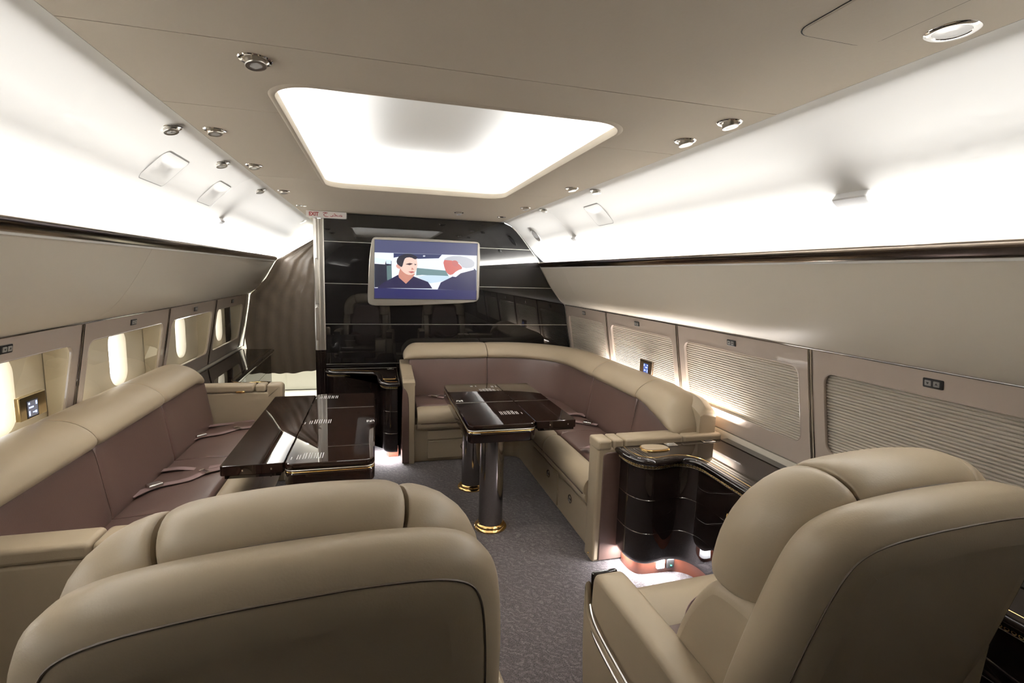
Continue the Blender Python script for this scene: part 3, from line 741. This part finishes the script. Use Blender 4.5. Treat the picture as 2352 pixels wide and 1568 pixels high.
# ------------------------------------------------------------------ tables
ZT=.70
def placard(par,x0,y0,dx,dy,sgn,n=6,dash=9):
    """print of text lines running along y, in pairs across x"""
    A=Acc(); 
    for k in range(n):
        f=[.45,.75,1,1,.9,.9][k] if n==6 else 1
        for l in range(2):
            x=x0+sgn*(dx*k/n+l*.011)
            if k==0 and l==1: continue
            L=dy*f; m=int(dash*f)
            for j in range(m):
                a=y0+(dy-L)/2*0+L*j/m; b=a+L/m*.82
                A.add(*box(x-.0022,x+.0022,a,b,ZT+.0006,ZT+.0011))
    mk('placard_print',A.V,A.F,'print',par,smooth=0,kind='stuff')
def smallmark(par,x,y,sgn):
    A=Acc()
    for i,(a,b,c,d) in enumerate(((0,.012,0,.05),(.016,.022,.01,.05),(.03,.04,0,.035),(.044,.05,0,.05),(.058,.07,.02,.05),(.072,.078,0,.03))):
        A.add(*box(*sorted((x+sgn*a*.6,x+sgn*b*.6)),y+c*.8,y+d*.8,ZT+.0006,ZT+.0011))
    mk('placard_print',A.V,A.F,'print',par,smooth=0,kind='stuff')
def table(label,x0,x1,xl,y0,y1,legs,side):
    t=thing('pedestal_table',label,'table',((x0+x1)/2,(y0+y1)/2,0),'glossy folding tables')
    P=rrect(x0,x1,y0,y1,.045,7)
    top=mk('table_top',*slab(P,[(.006,ZT-.030),(.001,ZT-.026),(0,ZT-.020),(0,ZT-.008),(.002,ZT-.002),(.007,ZT)]),'table_wood',t)
    for z,m in ((ZT-.034,'brushed'),(ZT-.044,'gold')):
        mk('inlay_band',*slab(P,[(.002,z-.003),(0,z),(.002,z+.003)]),m,t)
    mk('band_core',*slab(P,[(.004,ZT-.05),(.004,ZT-.028)]),'black_wood',t)
    mk('apron',*slab(P,[(.010,ZT-.112),(.003,ZT-.108),(.0,ZT-.100),(0,ZT-.052),(.003,ZT-.048)]),'table_wood',t)
    q=(min(x1,xl)+.002,max(x1,xl),y0+.03,y1-.03) if side>0 else (xl,x0-.002,y0+.03,y1-.03)
    lf=mk('leaf',*slab(rrect(*q,.012,4),[(.004,ZT-.05),(0,ZT-.046),(0,ZT-.002),(.002,ZT-.0005)]),'table_wood',t)
    for k in (.35,.8):
        xx=q[0]+(q[1]-q[0])*k
        mk('leaf_pin',*box(xx-.003,xx+.003,q[2]-.002,q[2]+.004,ZT-.03,ZT-.022),'brushed',lf)
    mk('leaf_runner',*box(q[0]+.02,q[1]-.015,q[2]+.002,q[2]+.03,ZT-.062,ZT-.049),'black_wood',lf)
    for lx,ly in legs:
        lg=mk('leg',*lathe([(.076,.0),(.076,ZT-.11)],(lx,ly,0),40),'dark_chrome',t,smooth=60)
        mk('foot_flange',*lathe([(.104,0),(.104,.008),(.098,.016),(.092,.018),(.090,.026),(.083,.030),(.079,.034)],(lx,ly,0),40),'gold',lg,label='polished gold foot ring')
    return t
tr=table('glossy dark wood table standing on two chrome columns before the corner sofa',.255,.685,.955,2.84,3.99,[(.428,2.945),(.42,3.56)],1)
tl=table('glossy dark wood table pushed before the long three-seat sofa',-.69,-.282,-.962,2.405,3.79,[(-.49,2.75),(-.49,3.45)],-1)
for par,px,sg in ((tl,[(668,1056,.0),(700,974,0),(726,916,0)],1),(tr,[(1200,950,0),(1145,897,0)],-1)):
    for i,(x,y,_) in enumerate(px):
        p=onZ(x,y,ZT); placard(par,p.x+(0 if sg>0 else 0),p.y,.155,.085,sg)
p=onZ(842,969,ZT); smallmark(tl,p.x,p.y,1)
p=onZ(1064,922,ZT); smallmark(tr,p.x,p.y,-1)
p=onZ(1135,884,ZT); placard(tr,p.x,p.y-.08,.05,.05,-1,2); p=onZ(1090,884,ZT); placard(tr,p.x,p.y-.06,.06,.03,-1,2)

# ------------------------------------------------------------------ floating cabinets with bowed fronts
def cabinet(label,front,back,zt,zb,lines,closed_ends=True,panel_splits=()):
    """front: open polyline of the front edge, back: points closing the outline"""
    allp=front+back; cx=sum(p[0] for p in allp)/len(allp); cy=sum(p[1] for p in allp)/len(allp)
    c=thing('floating_cabinet',label,'cabinet',(cx,cy,0),'glossy black cabinets')
    A=sum(allp[i][0]*allp[(i+1)%len(allp)][1]-allp[(i+1)%len(allp)][0]*allp[i][1] for i in range(len(allp)))
    nf=len(front)
    def ins(d):
        f=inset(allp,d)[:nf]; return f+back
    body=ins(.030)
    L=lambda P,z:[(x,y,z) for x,y in P]
    mk('body',*loft([L(ins(.045),zb),L(ins(.034),zb+.012),L(body,zb+.03),L(body,zt-.05)]),'black_wood',c,smooth=40)
    tp=mk('cabinet_top',*loft([L(ins(.012),zt-.036),L(ins(.003),zt-.032),L(ins(0),zt-.022),L(ins(.0),zt-.014),L(ins(.006),zt-.004),L(ins(.016),zt)]),'black_wood',c,smooth=50)
    mk('frieze',*loft([L(ins(.026),zt-.052),L(ins(.022),zt-.05),L(ins(.022),zt-.035)]),'black_wood',c,smooth=40)
    f0=inset(allp,.0435)[:nf]
    mk('inlay_line',*tube([(x,y,zt+.0001) for x,y in f0],.0016,5),'gold',tp)
    ff=inset(allp,.0295)[:nf]
    for z in lines: mk('metal_line',*tube([(x,y,z) for x,y in ff],.0022,6),'chrome',c)
    fz=inset(allp,.020)[:nf]
    for z in (zt-.037,zt-.053): mk('metal_line',*tube([(x,y,z) for x,y in fz],.0018,6),'brushed',c)
    # chain moulding
    pa=Path(fz); A=Acc(); n=int(pa.L/.017)
    for k in range(n):
        p,nn=pa.at((k+.5)*pa.L/n); q,_=pa.at((k+.5)*pa.L/n+.004); tg=(q-p).normalized()
        A.add(*tube([(p.x+tg.x*.0058*math.cos(a),p.y+tg.y*.0058*math.cos(a),zt-.045+.0042*math.sin(a)) for a in [2*math.pi*j/10 for j in range(10)]],.0014,4,True))
    mk('chain_moulding',A.V,A.F,'dark_gold',c,kind='stuff',label='gold chain-link moulding')
    pb=inset(allp,.11)[:nf]
    return c,body
def curve(P,k=5,n2=2): return [(p.x,p.y) for p in smooth_path([(a,b,0) for a,b in P],k)]
WX=1.722
FR=[(.995,2.405),(.992,2.32)]+[(1.0,2.262),(1.022,2.212),(1.06,2.176),(1.11,2.158),(1.17,2.162),(1.23,2.172),(1.275,2.165),(1.305,2.135),(1.318,2.085),(1.318,2.02)]
front=curve(FR,4)+[(1.314,1.9),(1.310,1.75)]+curve([(1.312,1.68),(1.33,1.60),(1.38,1.52),(1.425,1.45),(1.44,1.36)],4)+[(1.442,1.0),(1.442,.55)]
cr,_=cabinet('bow-fronted black cabinet beside the cream arm of the corner sofa, below the closed blinds',front,[(WX,.55),(WX,2.405)],.685,.095,(.27,.455))
mk('plinth',*slab(curve([(1.07,2.40),(1.075,2.31),(1.11,2.262),(1.20,2.252),(1.30,2.245),(1.37,2.20),(1.40,2.12),(1.40,2.05)],4)+[(1.40,1.7),(1.53,1.5),(1.53,.6),(1.70,.6),(1.70,2.40)],[(0,0),(0,.10)]),'red_wood',cr,smooth=40)
mk('socket_plate',*rbox(1.205,1.250,.028,.082,2.238,2.256,.003,M=XZ),'white_plastic',cr)
so=mk('power_socket',*rbox(1.262,1.305,.028,.082,2.232,2.252,.004,M=XZ),'black_plastic',cr)
mk('indicator_light',*lathe([(.005,0),(.005,.003),(.002,.004)],(1.285,2.231,.045),10),'green_led',so)
mk('drawer_handle',*tube(smooth_path([(1.343,1.90,.50),(1.326,1.88,.488),(1.324,1.82,.482),(1.326,1.76,.488),(1.343,1.74,.50)],5),.005,8),'gold',cr,label='gold drawer pull')
# mirrored cabinet behind the long sofa, running to the curtain
yA=4.065
def mirror(P,f): return [f(x,y) for x,y in P]
FL=[(-(x+.03),yA+(2.405-y)) for x,y in curve(FR,4)]+[(-1.36,4.9),(-1.37,5.4),(-1.38,6.06)]
cl,_=cabinet('bow-fronted black cabinet between the long sofa and the dark curtain',FL,[(-WX,6.06),(-WX,yA)],.700,.095,(.27,.48))
mk('plinth',*slab([(-1.42,4.45),(-1.42,6.0),(-1.70,6.0),(-1.70,4.10),(-1.12,4.10),(-1.12,4.28)],[(0,0),(0,.10)]),'red_wood',cl,smooth=0)
# cabinet on the bulkhead
FB=[(-.085,4.105),(-.15,4.105),(-.195,4.118),(-.232,4.15),(-.252,4.20),(-.262,4.28),(-.267,4.40),(-.274,4.50),(-.29,4.555),(-.32,4.585),(-.37,4.602),(-.45,4.625),(-.54,4.645),(-.62,4.65),(-.67,4.66),(-.705,4.69),(-.722,4.735),(-.728,4.80),(-.728,4.87)]
cb_,_=cabinet('bow-fronted black cabinet standing against the bulkhead below the television',curve(FB,3),[(-.085,4.87)],.700,.095,(.26,.45))
mk('plinth',*slab([(-.09,4.30),(-.17,4.30),(-.19,4.34),(-.19,4.86),(-.09,4.86)],[(0,0),(0,.10)]),'red_wood',cb_,smooth=30)
# fittings on the cabinet tops
p=onZ(1503,1029,.686)
hx,hy=p.x,p.y
ch=thing('cup_holder','cup holder with beige lid and gold rim on the bow-fronted cabinet','cup holder',(hx,hy,.685))
LD=[(hx-.085,hy-.03),(hx-.03,hy-.055),(hx+.06,hy-.05),(hx+.085,hy-.02),(hx+.06,hy+.035),(hx-.02,hy+.05),(hx-.075,hy+.045)]
LD=chaikin(LD,2)
mk('rim',*slab(LD,[(0,.685),(0,.689),(.002,.691)]),'gold',ch); mk('lid',*slab(inset(LD,.007),[(0,.690),(0,.694),(.004,.697)]),'leather_cream',ch)
p=onZ(1541,1021,.686); cp_=thing('control_panel','small brushed metal control panel with keys beside the cup holder','control panel',(p.x,p.y,.685))
mk('plate',*rbox(p.x-.032,p.x+.032,p.y-.024,p.y+.024,.685,.690,.002),'brushed',cp_)
for i in range(3):
    for j in range(2): mk('key',*rbox(p.x-.02+.016*i-.005,p.x-.02+.016*i+.009,p.y-.014+.016*j-.004,p.y-.014+.016*j+.009,.6895,.692,.001),'grey_plastic',cp_)
p=onZ(1626,1013,.686); lt=thing('table_latch','flush chrome latch set in the cabinet top by the sofa arm','latch',(p.x,p.y,.685))
mk('plate',*rbox(p.x-.04,p.x+.04,p.y-.018,p.y+.018,.685,.689,.0015),'chrome',lt); mk('flap',*rbox(p.x-.022,p.x+.022,p.y-.010,p.y+.010,.6885,.6915,.001),'black_plastic',lt)
for (x,y,n_,l_) in ((894,867,'cup_holder','closed cup holder with gold lip on the bulkhead cabinet'),):
    p=onZ(x,y,.70); o=thing(n_,l_,'cup holder',(p.x,p.y,.70))
    mk('rim',*rbox(p.x-.055,p.x+.055,p.y-.07,p.y+.06,.70,.704,.002,.02),'gold',o); mk('lid',*rbox(p.x-.052,p.x+.052,p.y-.060,p.y+.058,.7035,.7085,.002,.02),'black_wood',o)
p=onZ(897,847,.70); o=thing('table_latch','small metal latch set in the bulkhead cabinet behind its cup holder','latch',(p.x,p.y,.70))
mk('plate',*rbox(p.x-.03,p.x+.03,p.y-.015,p.y+.015,.70,.703,.001),'chrome',o); mk('flap',*rbox(p.x-.012,p.x+.012,p.y-.007,p.y+.007,.7025,.705,.0008),'black_plastic',o)

# ------------------------------------------------------------------ television
tv=thing('television','wall-mounted flat television with brushed silver frame showing a film','television',(.19,YF,1.28))
TVY=YF-.075
def tvp(px,py): p=onY(px,py,TVY); return (p.x,p.z)
P=[tvp(*q) for q in ((844,692),(850,700),(868,702.5),(965,701),(1085,695),(1098,690),(1101,680),(1103,565),(1100,556),(1090,554),(980,548),(865,543),(856,546),(852.5,556),(847,610))]
P=chaikin(P,1)
mk('frame',*slab(P,[(.01,YF),(.004,YF-.03),(0,TVY+.015),(0,TVY+.004),(.004,TVY)],XZ),'brushed',tv)
S=[tvp(*q) for q in ((859,686.5),(1094.5,689.5),(1097.5,559),(860,549.5))]
mk('screen_border',*slab(S,[(0,TVY+.002),(0,TVY-.001)],XZ),'black_plastic',tv,smooth=0)
def pic(u,v):   # zoomed picture coordinates (2352x1541 crop of [830,530,1120,720]) -> screen plane
    p=onY(830+u/2352*290,530+v/1541*190,TVY); return (p.x,p.z)
SHAPES=[]
def shp(P,c,lv,k=0):
    Q=chaikin(P,k) if k else P
    nm='tv_%d_%d_%d'%c
    if nm not in MATS: emis(nm,tuple((x/255)**2.2 for x in c),1.0)
    SHAPES.append(([pic(*q) for q in Q],nm,lv))
shp([(250,165),(2162,242),(2138,1280),(244,1254)],(70,74,112),0)
shp([(246,400),(2150,462),(2142,1110),(244,1062)],(236,244,255),1)           # bright set
shp([(600,415),(1500,442),(1440,512),(1060,520),(760,470),(600,500)],(46,54,98),2)
shp([(1138,470),(1168,452),(1200,468),(1168,486)],(235,245,255),3,1)
shp([(246,500),(440,530),(440,610),(246,585)],(225,240,255),3)
shp([(246,612),(440,625),(460,540),(560,560),(570,960),(310,1050),(246,1052)],(22,28,52),2)
shp([(470,650),(560,640),(565,900),(480,920)],(92,120,122),3)
shp([(455,540),(550,545),(552,620),(465,612)],(215,235,255),3)
shp([(1030,690),(1570,740),(1640,870),(1480,840),(1130,820),(1020,830)],(112,142,146),2)
shp([(1040,850),(1240,825),(1400,830),(1620,840),(1680,900),(1400,960),(1260,975)],(200,222,238),3)
shp([(244,1062),(2142,1110),(2138,1280),(244,1254)],(38,38,92),2)
# man with dark hair and dark polo shirt
shp([(320,1040),(400,970),(680,820),(980,850),(1240,950),(1318,1066),(1318,1074),(300,1066)],(36,30,72),4)
shp([(690,820),(720,700),(1000,800),(960,860),(830,985),(700,870)],(205,140,122),5)
shp([(640,640),(700,600),(740,660),(720,715),(660,690)],(225,165,150),6,1)
shp([(740,560),(830,490),(1010,500),(1040,560),(1045,680),(990,800),(900,830),(800,790),(720,700)],(240,205,190),6,1)
shp([(650,600),(670,500),(760,440),(900,420),(1000,460),(1050,495),(1010,540),(920,490),(820,500),(790,560),(760,680),(720,660)],(26,26,48),7,1)
shp([(820,620),(900,598),(960,612),(900,640)],(70,44,48),8); shp([(985,612),(1030,622),(1000,645)],(70,44,48),8)
shp([(870,760),(950,750),(1000,768),(930,790)],(190,100,96),8); shp([(940,680),(985,720),(930,725)],(205,140,125),8)
# grey-haired man turned away
shp([(1680,860),(1780,760),(2100,700),(2142,740),(2140,1112),(1420,1090),(1480,960)],(36,36,80),4)
shp([(1690,850),(1780,745),(2090,695),(2100,725),(1850,790),(1760,860)],(240,240,250),5)
shp([(1520,560),(1600,520),(1800,600),(1900,700),(1780,740),(1680,830),(1600,800),(1550,700)],(205,110,104),5,1)
shp([(1520,540),(1640,470),(1900,470),(2110,560),(2100,680),(1900,700),(1840,620),(1760,560),(1600,545)],(190,192,200),6,1)
shp([(1680,560),(1760,545),(1815,600),(1780,680),(1700,650)],(196,110,108),7,1)
mats=[];V=[];F=[];FI=[]
for P,nm,lv in SHAPES:
    y=TVY-.0012-.00025*lv
    if nm not in mats: mats.append(nm)
    n=len(V); V+=[(x,y,z) for x,z in P]; F.append(tuple(range(n,n+len(P)))); FI.append(mats.index(nm))
o=mk('screen',V,F,mats,tv,smooth=0,label='lit screen with two men in a film scene')
for i,pg in enumerate(o.data.polygons): pg.material_index=FI[i]
mk('wall_bracket',*box(.05,.35,YF-.035,YF,1.45,1.75),'black_plastic',tv)

# ------------------------------------------------------------------ exit sign
es=thing('exit_sign','white sign lettered EXIT in red at the ceiling above the silver post','sign',(-.695,YF-.04,2.05))
ex0=onY(703,500,YF-.05); ex1=onY(796,505,YF-.05); zt=ZC-.001; zb=zt-.058
mk('sign_box',*rbox(ex0.x,ex1.x,zb,zt,YF-.055,YF-.004,.003,M=XZ),'sign_white',es)
def text_mesh(par,s,x,z,size,width,y,name='lettering'):
    cu=bpy.data.curves.new('t','FONT'); cu.body=s; cu.size=size; cu.extrude=.0004; cu.resolution_u=4; cu.offset=.0013
    to=bpy.data.objects.new('t',cu); COL.objects.link(to); bpy.context.view_layer.update()
    me=bpy.data.meshes.new_from_object(to.evaluated_get(bpy.context.evaluated_depsgraph_get()))
    bpy.data.objects.remove(to); 
    if not me.vertices: return
    xs=[v.co.x for v in me.vertices]; x0,x1=min(xs),max(xs); k=width/(x1-x0)
    V=[(x+(v.co.x-x0)*k,y-v.co.z,z+v.co.y) for v in me.vertices]; F=[tuple(p.vertices) for p in me.polygons]
    return mk(name,V,F,'sign_red',par,smooth=0)
ew=ex1.x-ex0.x
text_mesh(es,'EXIT',ex0.x+.075*ew,zb+.014,.046,.235*ew,YF-.0556)
def strokes(par,polys,x0,z0,sx,sz,y):
    A=Acc()
    for P,wd in polys:
        Q=smooth_path([(a,b,0) for a,b in P],6)
        pts=[Vector((x0+p.x*sx,z0+p.y*sz)) for p in Q]; L=[];Rr=[]
        for i,p in enumerate(pts):
            t=(pts[min(i+1,len(pts)-1)]-pts[max(i-1,0)]).normalized(); n=Vector((-t.y,t.x)); ww=wd[0]+(wd[1]-wd[0])*math.sin(math.pi*i/(len(pts)-1))
            L.append(p+n*ww); Rr.append(p-n*ww)
        V=[(p.x,y-.0004,p.y) for p in L]+[(p.x,y-.0004,p.y) for p in Rr]; n=len(pts)
        A.add(V,[(i,i+1,n+i+1,n+i) for i in range(n-1)])
    mk('lettering',A.V,A.F,'sign_red',par,smooth=0)
# Arabic word for exit, as on the sign: jeem, reh, khah, meem (right to left)
strokes(es,[([(.00,.78),(.08,.92),(.20,.84),(.27,.86)],(.0012,.0030)),([(.26,.84),(.12,.70),(.05,.40),(.12,.10),(.22,.02),(.30,.08)],(.0012,.0026)),
 ([(.36,.16),(.44,.08),(.52,.20),(.50,.46)],(.001,.0024)),([(.52,.24),(.62,.26),(.70,.26)],(.0016,.0022)),([(.55,.62),(.62,.66),(.70,.34),(.78,.26),(.88,.26)],(.0012,.0024)),
 ([(.86,.26),(.90,.46),(.96,.44),(1.0,.26),(.94,.18),(.86,.26)],(.0014,.0022)),([(.60,.80),(.62,.84)],(.002,.002)),([(.17,.42),(.19,.46)],(.002,.002))],ex0.x+.41*ew,zb+.011,.48*ew,.038,YF-.0556)

# ------------------------------------------------------------------ spotlights
def spot(p,nrm,label,group,flat=False,s=1.0):
    N=Vector(nrm).normalized(); o=thing('spotlight',label,'spotlight',tuple(p),group)
    X=N.orthogonal().normalized(); Yv=N.cross(X)
    if not flat:
        l=bpy.data.lights.new('spot_lamp','SPOT'); l.energy=SPOT_W; l.spot_size=R(80); l.spot_blend=.7; l.shadow_soft_size=.02; l.color=(1,.92,.82)
        lo=bpy.data.objects.new('spot_lamp',l); COL.objects.link(lo); lo.location=Vector(p)+N*.024; lo.rotation_euler=(0,0,0)
    def put(V,tilt=0):
        ct,st=math.cos(tilt),math.sin(tilt); out=[]
        for a,b,c in V:
            b2=b*ct-c*st; c2=b*st+c*ct
            out.append(tuple(Vector(p)+X*(a*s)+Yv*(b2*s)+N*(c2*s)))
        return out
    V,F=lathe([(.018,-.004),(.039,-.002),(.0405,.001),(.038,.0035),(.032,.003),(.028,-.004)],(0,0,0),24)
    mk('ring',put(V),F,'chrome',o)
    if flat:
        V,F=lathe([(.027,-.003),(.020,.001),(.008,.003)],(0,0,0),20); mk('lens',put(V),F,'chrome',o)
    else:
        V,F=lathe([(.024,-.012),(.0245,.013),(.0255,.015),(.0245,.0175),(.0215,.017)],(0,0,0),24)
        b=mk('swivel_head',put(V,.2),F,'brushed',o)
        V,F=lathe([(.0215,.013),(.0213,.0165),(.012,.0172)],(0,0,0),20); mk('lens',put(V,.2),F,'lens_white',b)
D=(0,0,-1)
def cl_(x,y): p=onZ(x,y,ZC); return p
for i,(x,y) in enumerate(((652,438),(583,379),(493,298))): spot(cl_(x,y),D,'chrome swivel spotlight, %s along the ceiling edge from the exit sign'%('first','second','third')[i],'spotlights in the ceiling on the exit sign side')
spot(cl_(692,472),D,'flush chrome spotlight in the ceiling next to the exit sign','',True)
for i,(x,y) in enumerate(((1207,477),(1314,432),(1574,323),(1676,281))): spot(cl_(x,y),D,'chrome swivel spotlight, %s along the corner sofa ceiling edge from the bulkhead'%('first','second','third','fourth')[i],'spotlights in the ceiling on the corner sofa side')
spot(cl_(586,136),D,'single chrome swivel spotlight in the ceiling before the lit recess',None)
spot(cl_(1054,488),D,'chrome swivel spotlight in the ceiling above the television',None)
spot(cl_(1152,498),D,'flush chrome spotlight in the ceiling at the corner of the black bulkhead',None,True)
def cove_pt(px,py,sg):
    r=ray((px,py)); best=None
    for a,b in zip(COVE[:-1],COVE[1:]):
        for k in range(20):
            q=(sg*(a[0]+(b[0]-a[0])*k/20),a[1]+(b[1]-a[1])*k/20); t=(q[0]-CAM.x)/r.x; e=abs(CAM.z+t*r.z-q[1])
            if best is None or e<best[0]:
                tg=Vector((sg*(b[0]-a[0]),b[1]-a[1])).normalized(); n=Vector((tg.y,-tg.x)); n = -n if n.y>0 else n
                best=(e,Vector((q[0],CAM.y+t*r.y,q[1])),Vector((n.x,0,n.y)))
    return best[1],best[2]
for i,(x,y) in enumerate(((596,436),(507,374),(390,293))): p,n=cove_pt(x,y,-1); spot(p,(n*.5+Vector(D)).normalized(),'chrome swivel spotlight, %s along the white cove of the long sofa from the curtain'%('first','second','third')[i],'spotlights in the cove above the long sofa')
p,n=cove_pt(697,508,-1); spot(p,n,'flush chrome spotlight in the white cove above the curtain',None,True)
for i,(x,y) in enumerate(((1250,482),(1370,438))): p,n=cove_pt(x,y,1); spot(p,(n*.5+Vector(D)).normalized(),'chrome swivel spotlight, %s along the white cove of the corner sofa from the bulkhead'%('first','second')[i],'spotlights in the cove above the corner sofa')
# round speaker in the ceiling
p=onZ(2187,72,ZC); sk=thing('round_downlight','large round ceiling downlight with polished ring and white lens','downlight',tuple(p))
mk('ring',*lathe([(.030,.0),(.033,-.003),(.040,-.004),(.046,-.001),(.047,.002)],tuple(p),36),'chrome',sk); mk('lens',*lathe([(.033,.002),(.032,-.0015),(.012,-.003)],tuple(p),32),'lens_white',sk)

# ------------------------------------------------------------------ fittings on the coves
def frame_at(p,n):
    Yv=Vector((0,1,0)); U=Yv.cross(n).normalized(); return Yv,U
def cove_door(px,sg,label,kind):
    a,n=cove_pt(*px[0],sg); pts=[cove_pt(x,y,sg)[0] for x,y in px]
    ys_=[q.y for q in pts]; y0,y1=min(ys_),max(ys_); y0=(sorted(ys_)[0]+sorted(ys_)[1])/2; y1=(sorted(ys_)[2]+sorted(ys_)[3])/2
    zz=sorted(q.z for q in pts); z0=(zz[0]+zz[1])/2; z1=(zz[2]+zz[3])/2
    tab=sorted((b,a_) for a_,b in COVE)
    P=addpts(rrect(y0,y1,z0,z1,.02,5),.04)
    nx=Vector((-sg*.78,0,-.62))
    o=thing('oxygen_hatch',label,'hatch',(sg*interp(tab,z0),(y0+y1)/2,z0),kind)
    M=lambda u,v,d:(sg*interp(tab,v)+nx.x*d,u,v+nx.z*d)
    n_=len(P)
    cy_=sum(q[0] for q in P)/len(P); cz_=sum(q[1] for q in P)/len(P)
    mk('door_panel',*loft([[M(cy_+(u-cy_)*k,cz_+(v-cz_)*k,.0009) for u,v in P] for k in (1,.85,.7,.55,.4,.25,.1,.005)],cap=False),'cove_fabric',o,smooth=60)
    mk('door_edge',*loft([[M(u,v,.0005) for u,v in inset(P,-.003)],[M(u,v,.0005) for u,v in P]],cap=False),'grey_plastic',o)
cove_door(((388,348),(438,376),(372,428),(312,404)),-1,'larger flush hatch in the white cove above the long sofa','hatches')
cove_door(((507,416),(532,433),(480,472),(448,460)),-1,'smaller flush hatch in the white cove toward the exit sign','hatches')
cove_door(((1336,478),(1375,467),(1410,511),(1377,518)),1,'flush hatch in the white cove above the corner sofa','hatches')
def sign_box(px,sg,L,h,d,label):
    p,n=cove_pt(*px,sg); Yv,U=frame_at(p,n)
    o=thing('reading_light',label,'light',tuple(p))
    V,F=slab(rrect(-L/2,L/2,-h/2,h/2,h*.25,4),[(0,-.003),(0,d),(.003,d+.002)])
    dn=(n*.9+Vector((0,0,-.25))).normalized(); U2=Yv.cross(dn).normalized()
    mk('housing',[tuple(p+Yv*a+U2*b+dn*c) for a,b,c in V],F,'white_plastic',o)
    V,F=slab(rrect(-L/2+.004,L/2-.004,-h/2+.004,h/2-.004,h*.2,4),[(0,d+.001),(0,d+.003)])
    mk('face',[tuple(p+Yv*a+U2*b+dn*c) for a,b,c in V],F,'lens_white',o)
sign_box((1962,452),1,.125,.040,.020,'white box fitting on the cove beside the big lit rail, above the closest blinds')
sign_box((1322,546),1,.085,.035,.018,'small white box fitting on the cove above the corner sofa')
sign_box((503,505),-1,.085,.035,.018,'small white box fitting on the cove above the long sofa')
p,n=cove_pt(1231,541,1); Yv,U=frame_at(p,n); sk=thing('cove_speaker','round white speaker in the cove next to the black bulkhead','speaker',tuple(p))
V,F=lathe([(.07,-.004),(.07,.004),(.062,.007),(.056,.003)],(0,0,0),32); mk('ring',[tuple(p+Yv*a+U*b+n*c) for a,b,c in V],F,'grey_plastic',sk)
V,F=lathe([(.056,.0),(.055,.004),(.02,.005)],(0,0,0),28); mk('grille',[tuple(p+Yv*a+U*b+n*c) for a,b,c in V],F,'white_plastic',sk)

# ------------------------------------------------------------------ touch-screen controllers on the sofa backs
def monitor(label,x,y,z,sg,m,scr):
    o=thing('touch_controller',label,'controller',(x,y,z-.07))
    xf=x-sg*.020
    mk('housing',*rbox(y-.084,y+.084,z-.048,z+.05,*sorted((x,xf)),.003,M=YZ),m,o)
    d=-sg*.001
    mk('bezel',*rbox(y-.058+.012,y+.058-.03,z-.045,z+.030,*sorted((xf+d,xf-d)),.0005,M=YZ),'black_plastic',o)
    s=mk('screen',*rbox(y-.040,y+.022,z-.040,z+.025,*sorted((xf+2*d,xf-d)),.0005,M=YZ),scr[0],o)
    A=Acc()
    for a,b,c,e in ((-.036,-.028,.012,.02),(-.034,-.006,-.004,.002),(-.036,-.03,-.035,-.015),(.004,.012,-.03,-.02),(.01,.018,.005,.02),(-.012,.004,-.026,-.022)):
        A.add(*box(*sorted((xf+3*d,xf+2*d)),y+a,y+b,z+c,z+e))
    mk('screen_icons',A.V,A.F,scr[1],s,smooth=0)
    mk('mount',*box(*sorted((x,x+sg*.01)),y-.03,y+.03,z-.04,z+.02),m,o)
monitor('brass-coloured touch-screen controller rising behind the long sofa',-1.684,2.50,.995,-1,'brass_box',('screen_grey','screen_lit'))
q=onX(1482,846,1.664); monitor('bronze touch-screen controller with blue display behind the corner sofa',1.684,q.y,q.z+.012,1,'rail_metal',('screen_blue','screen_lit'))
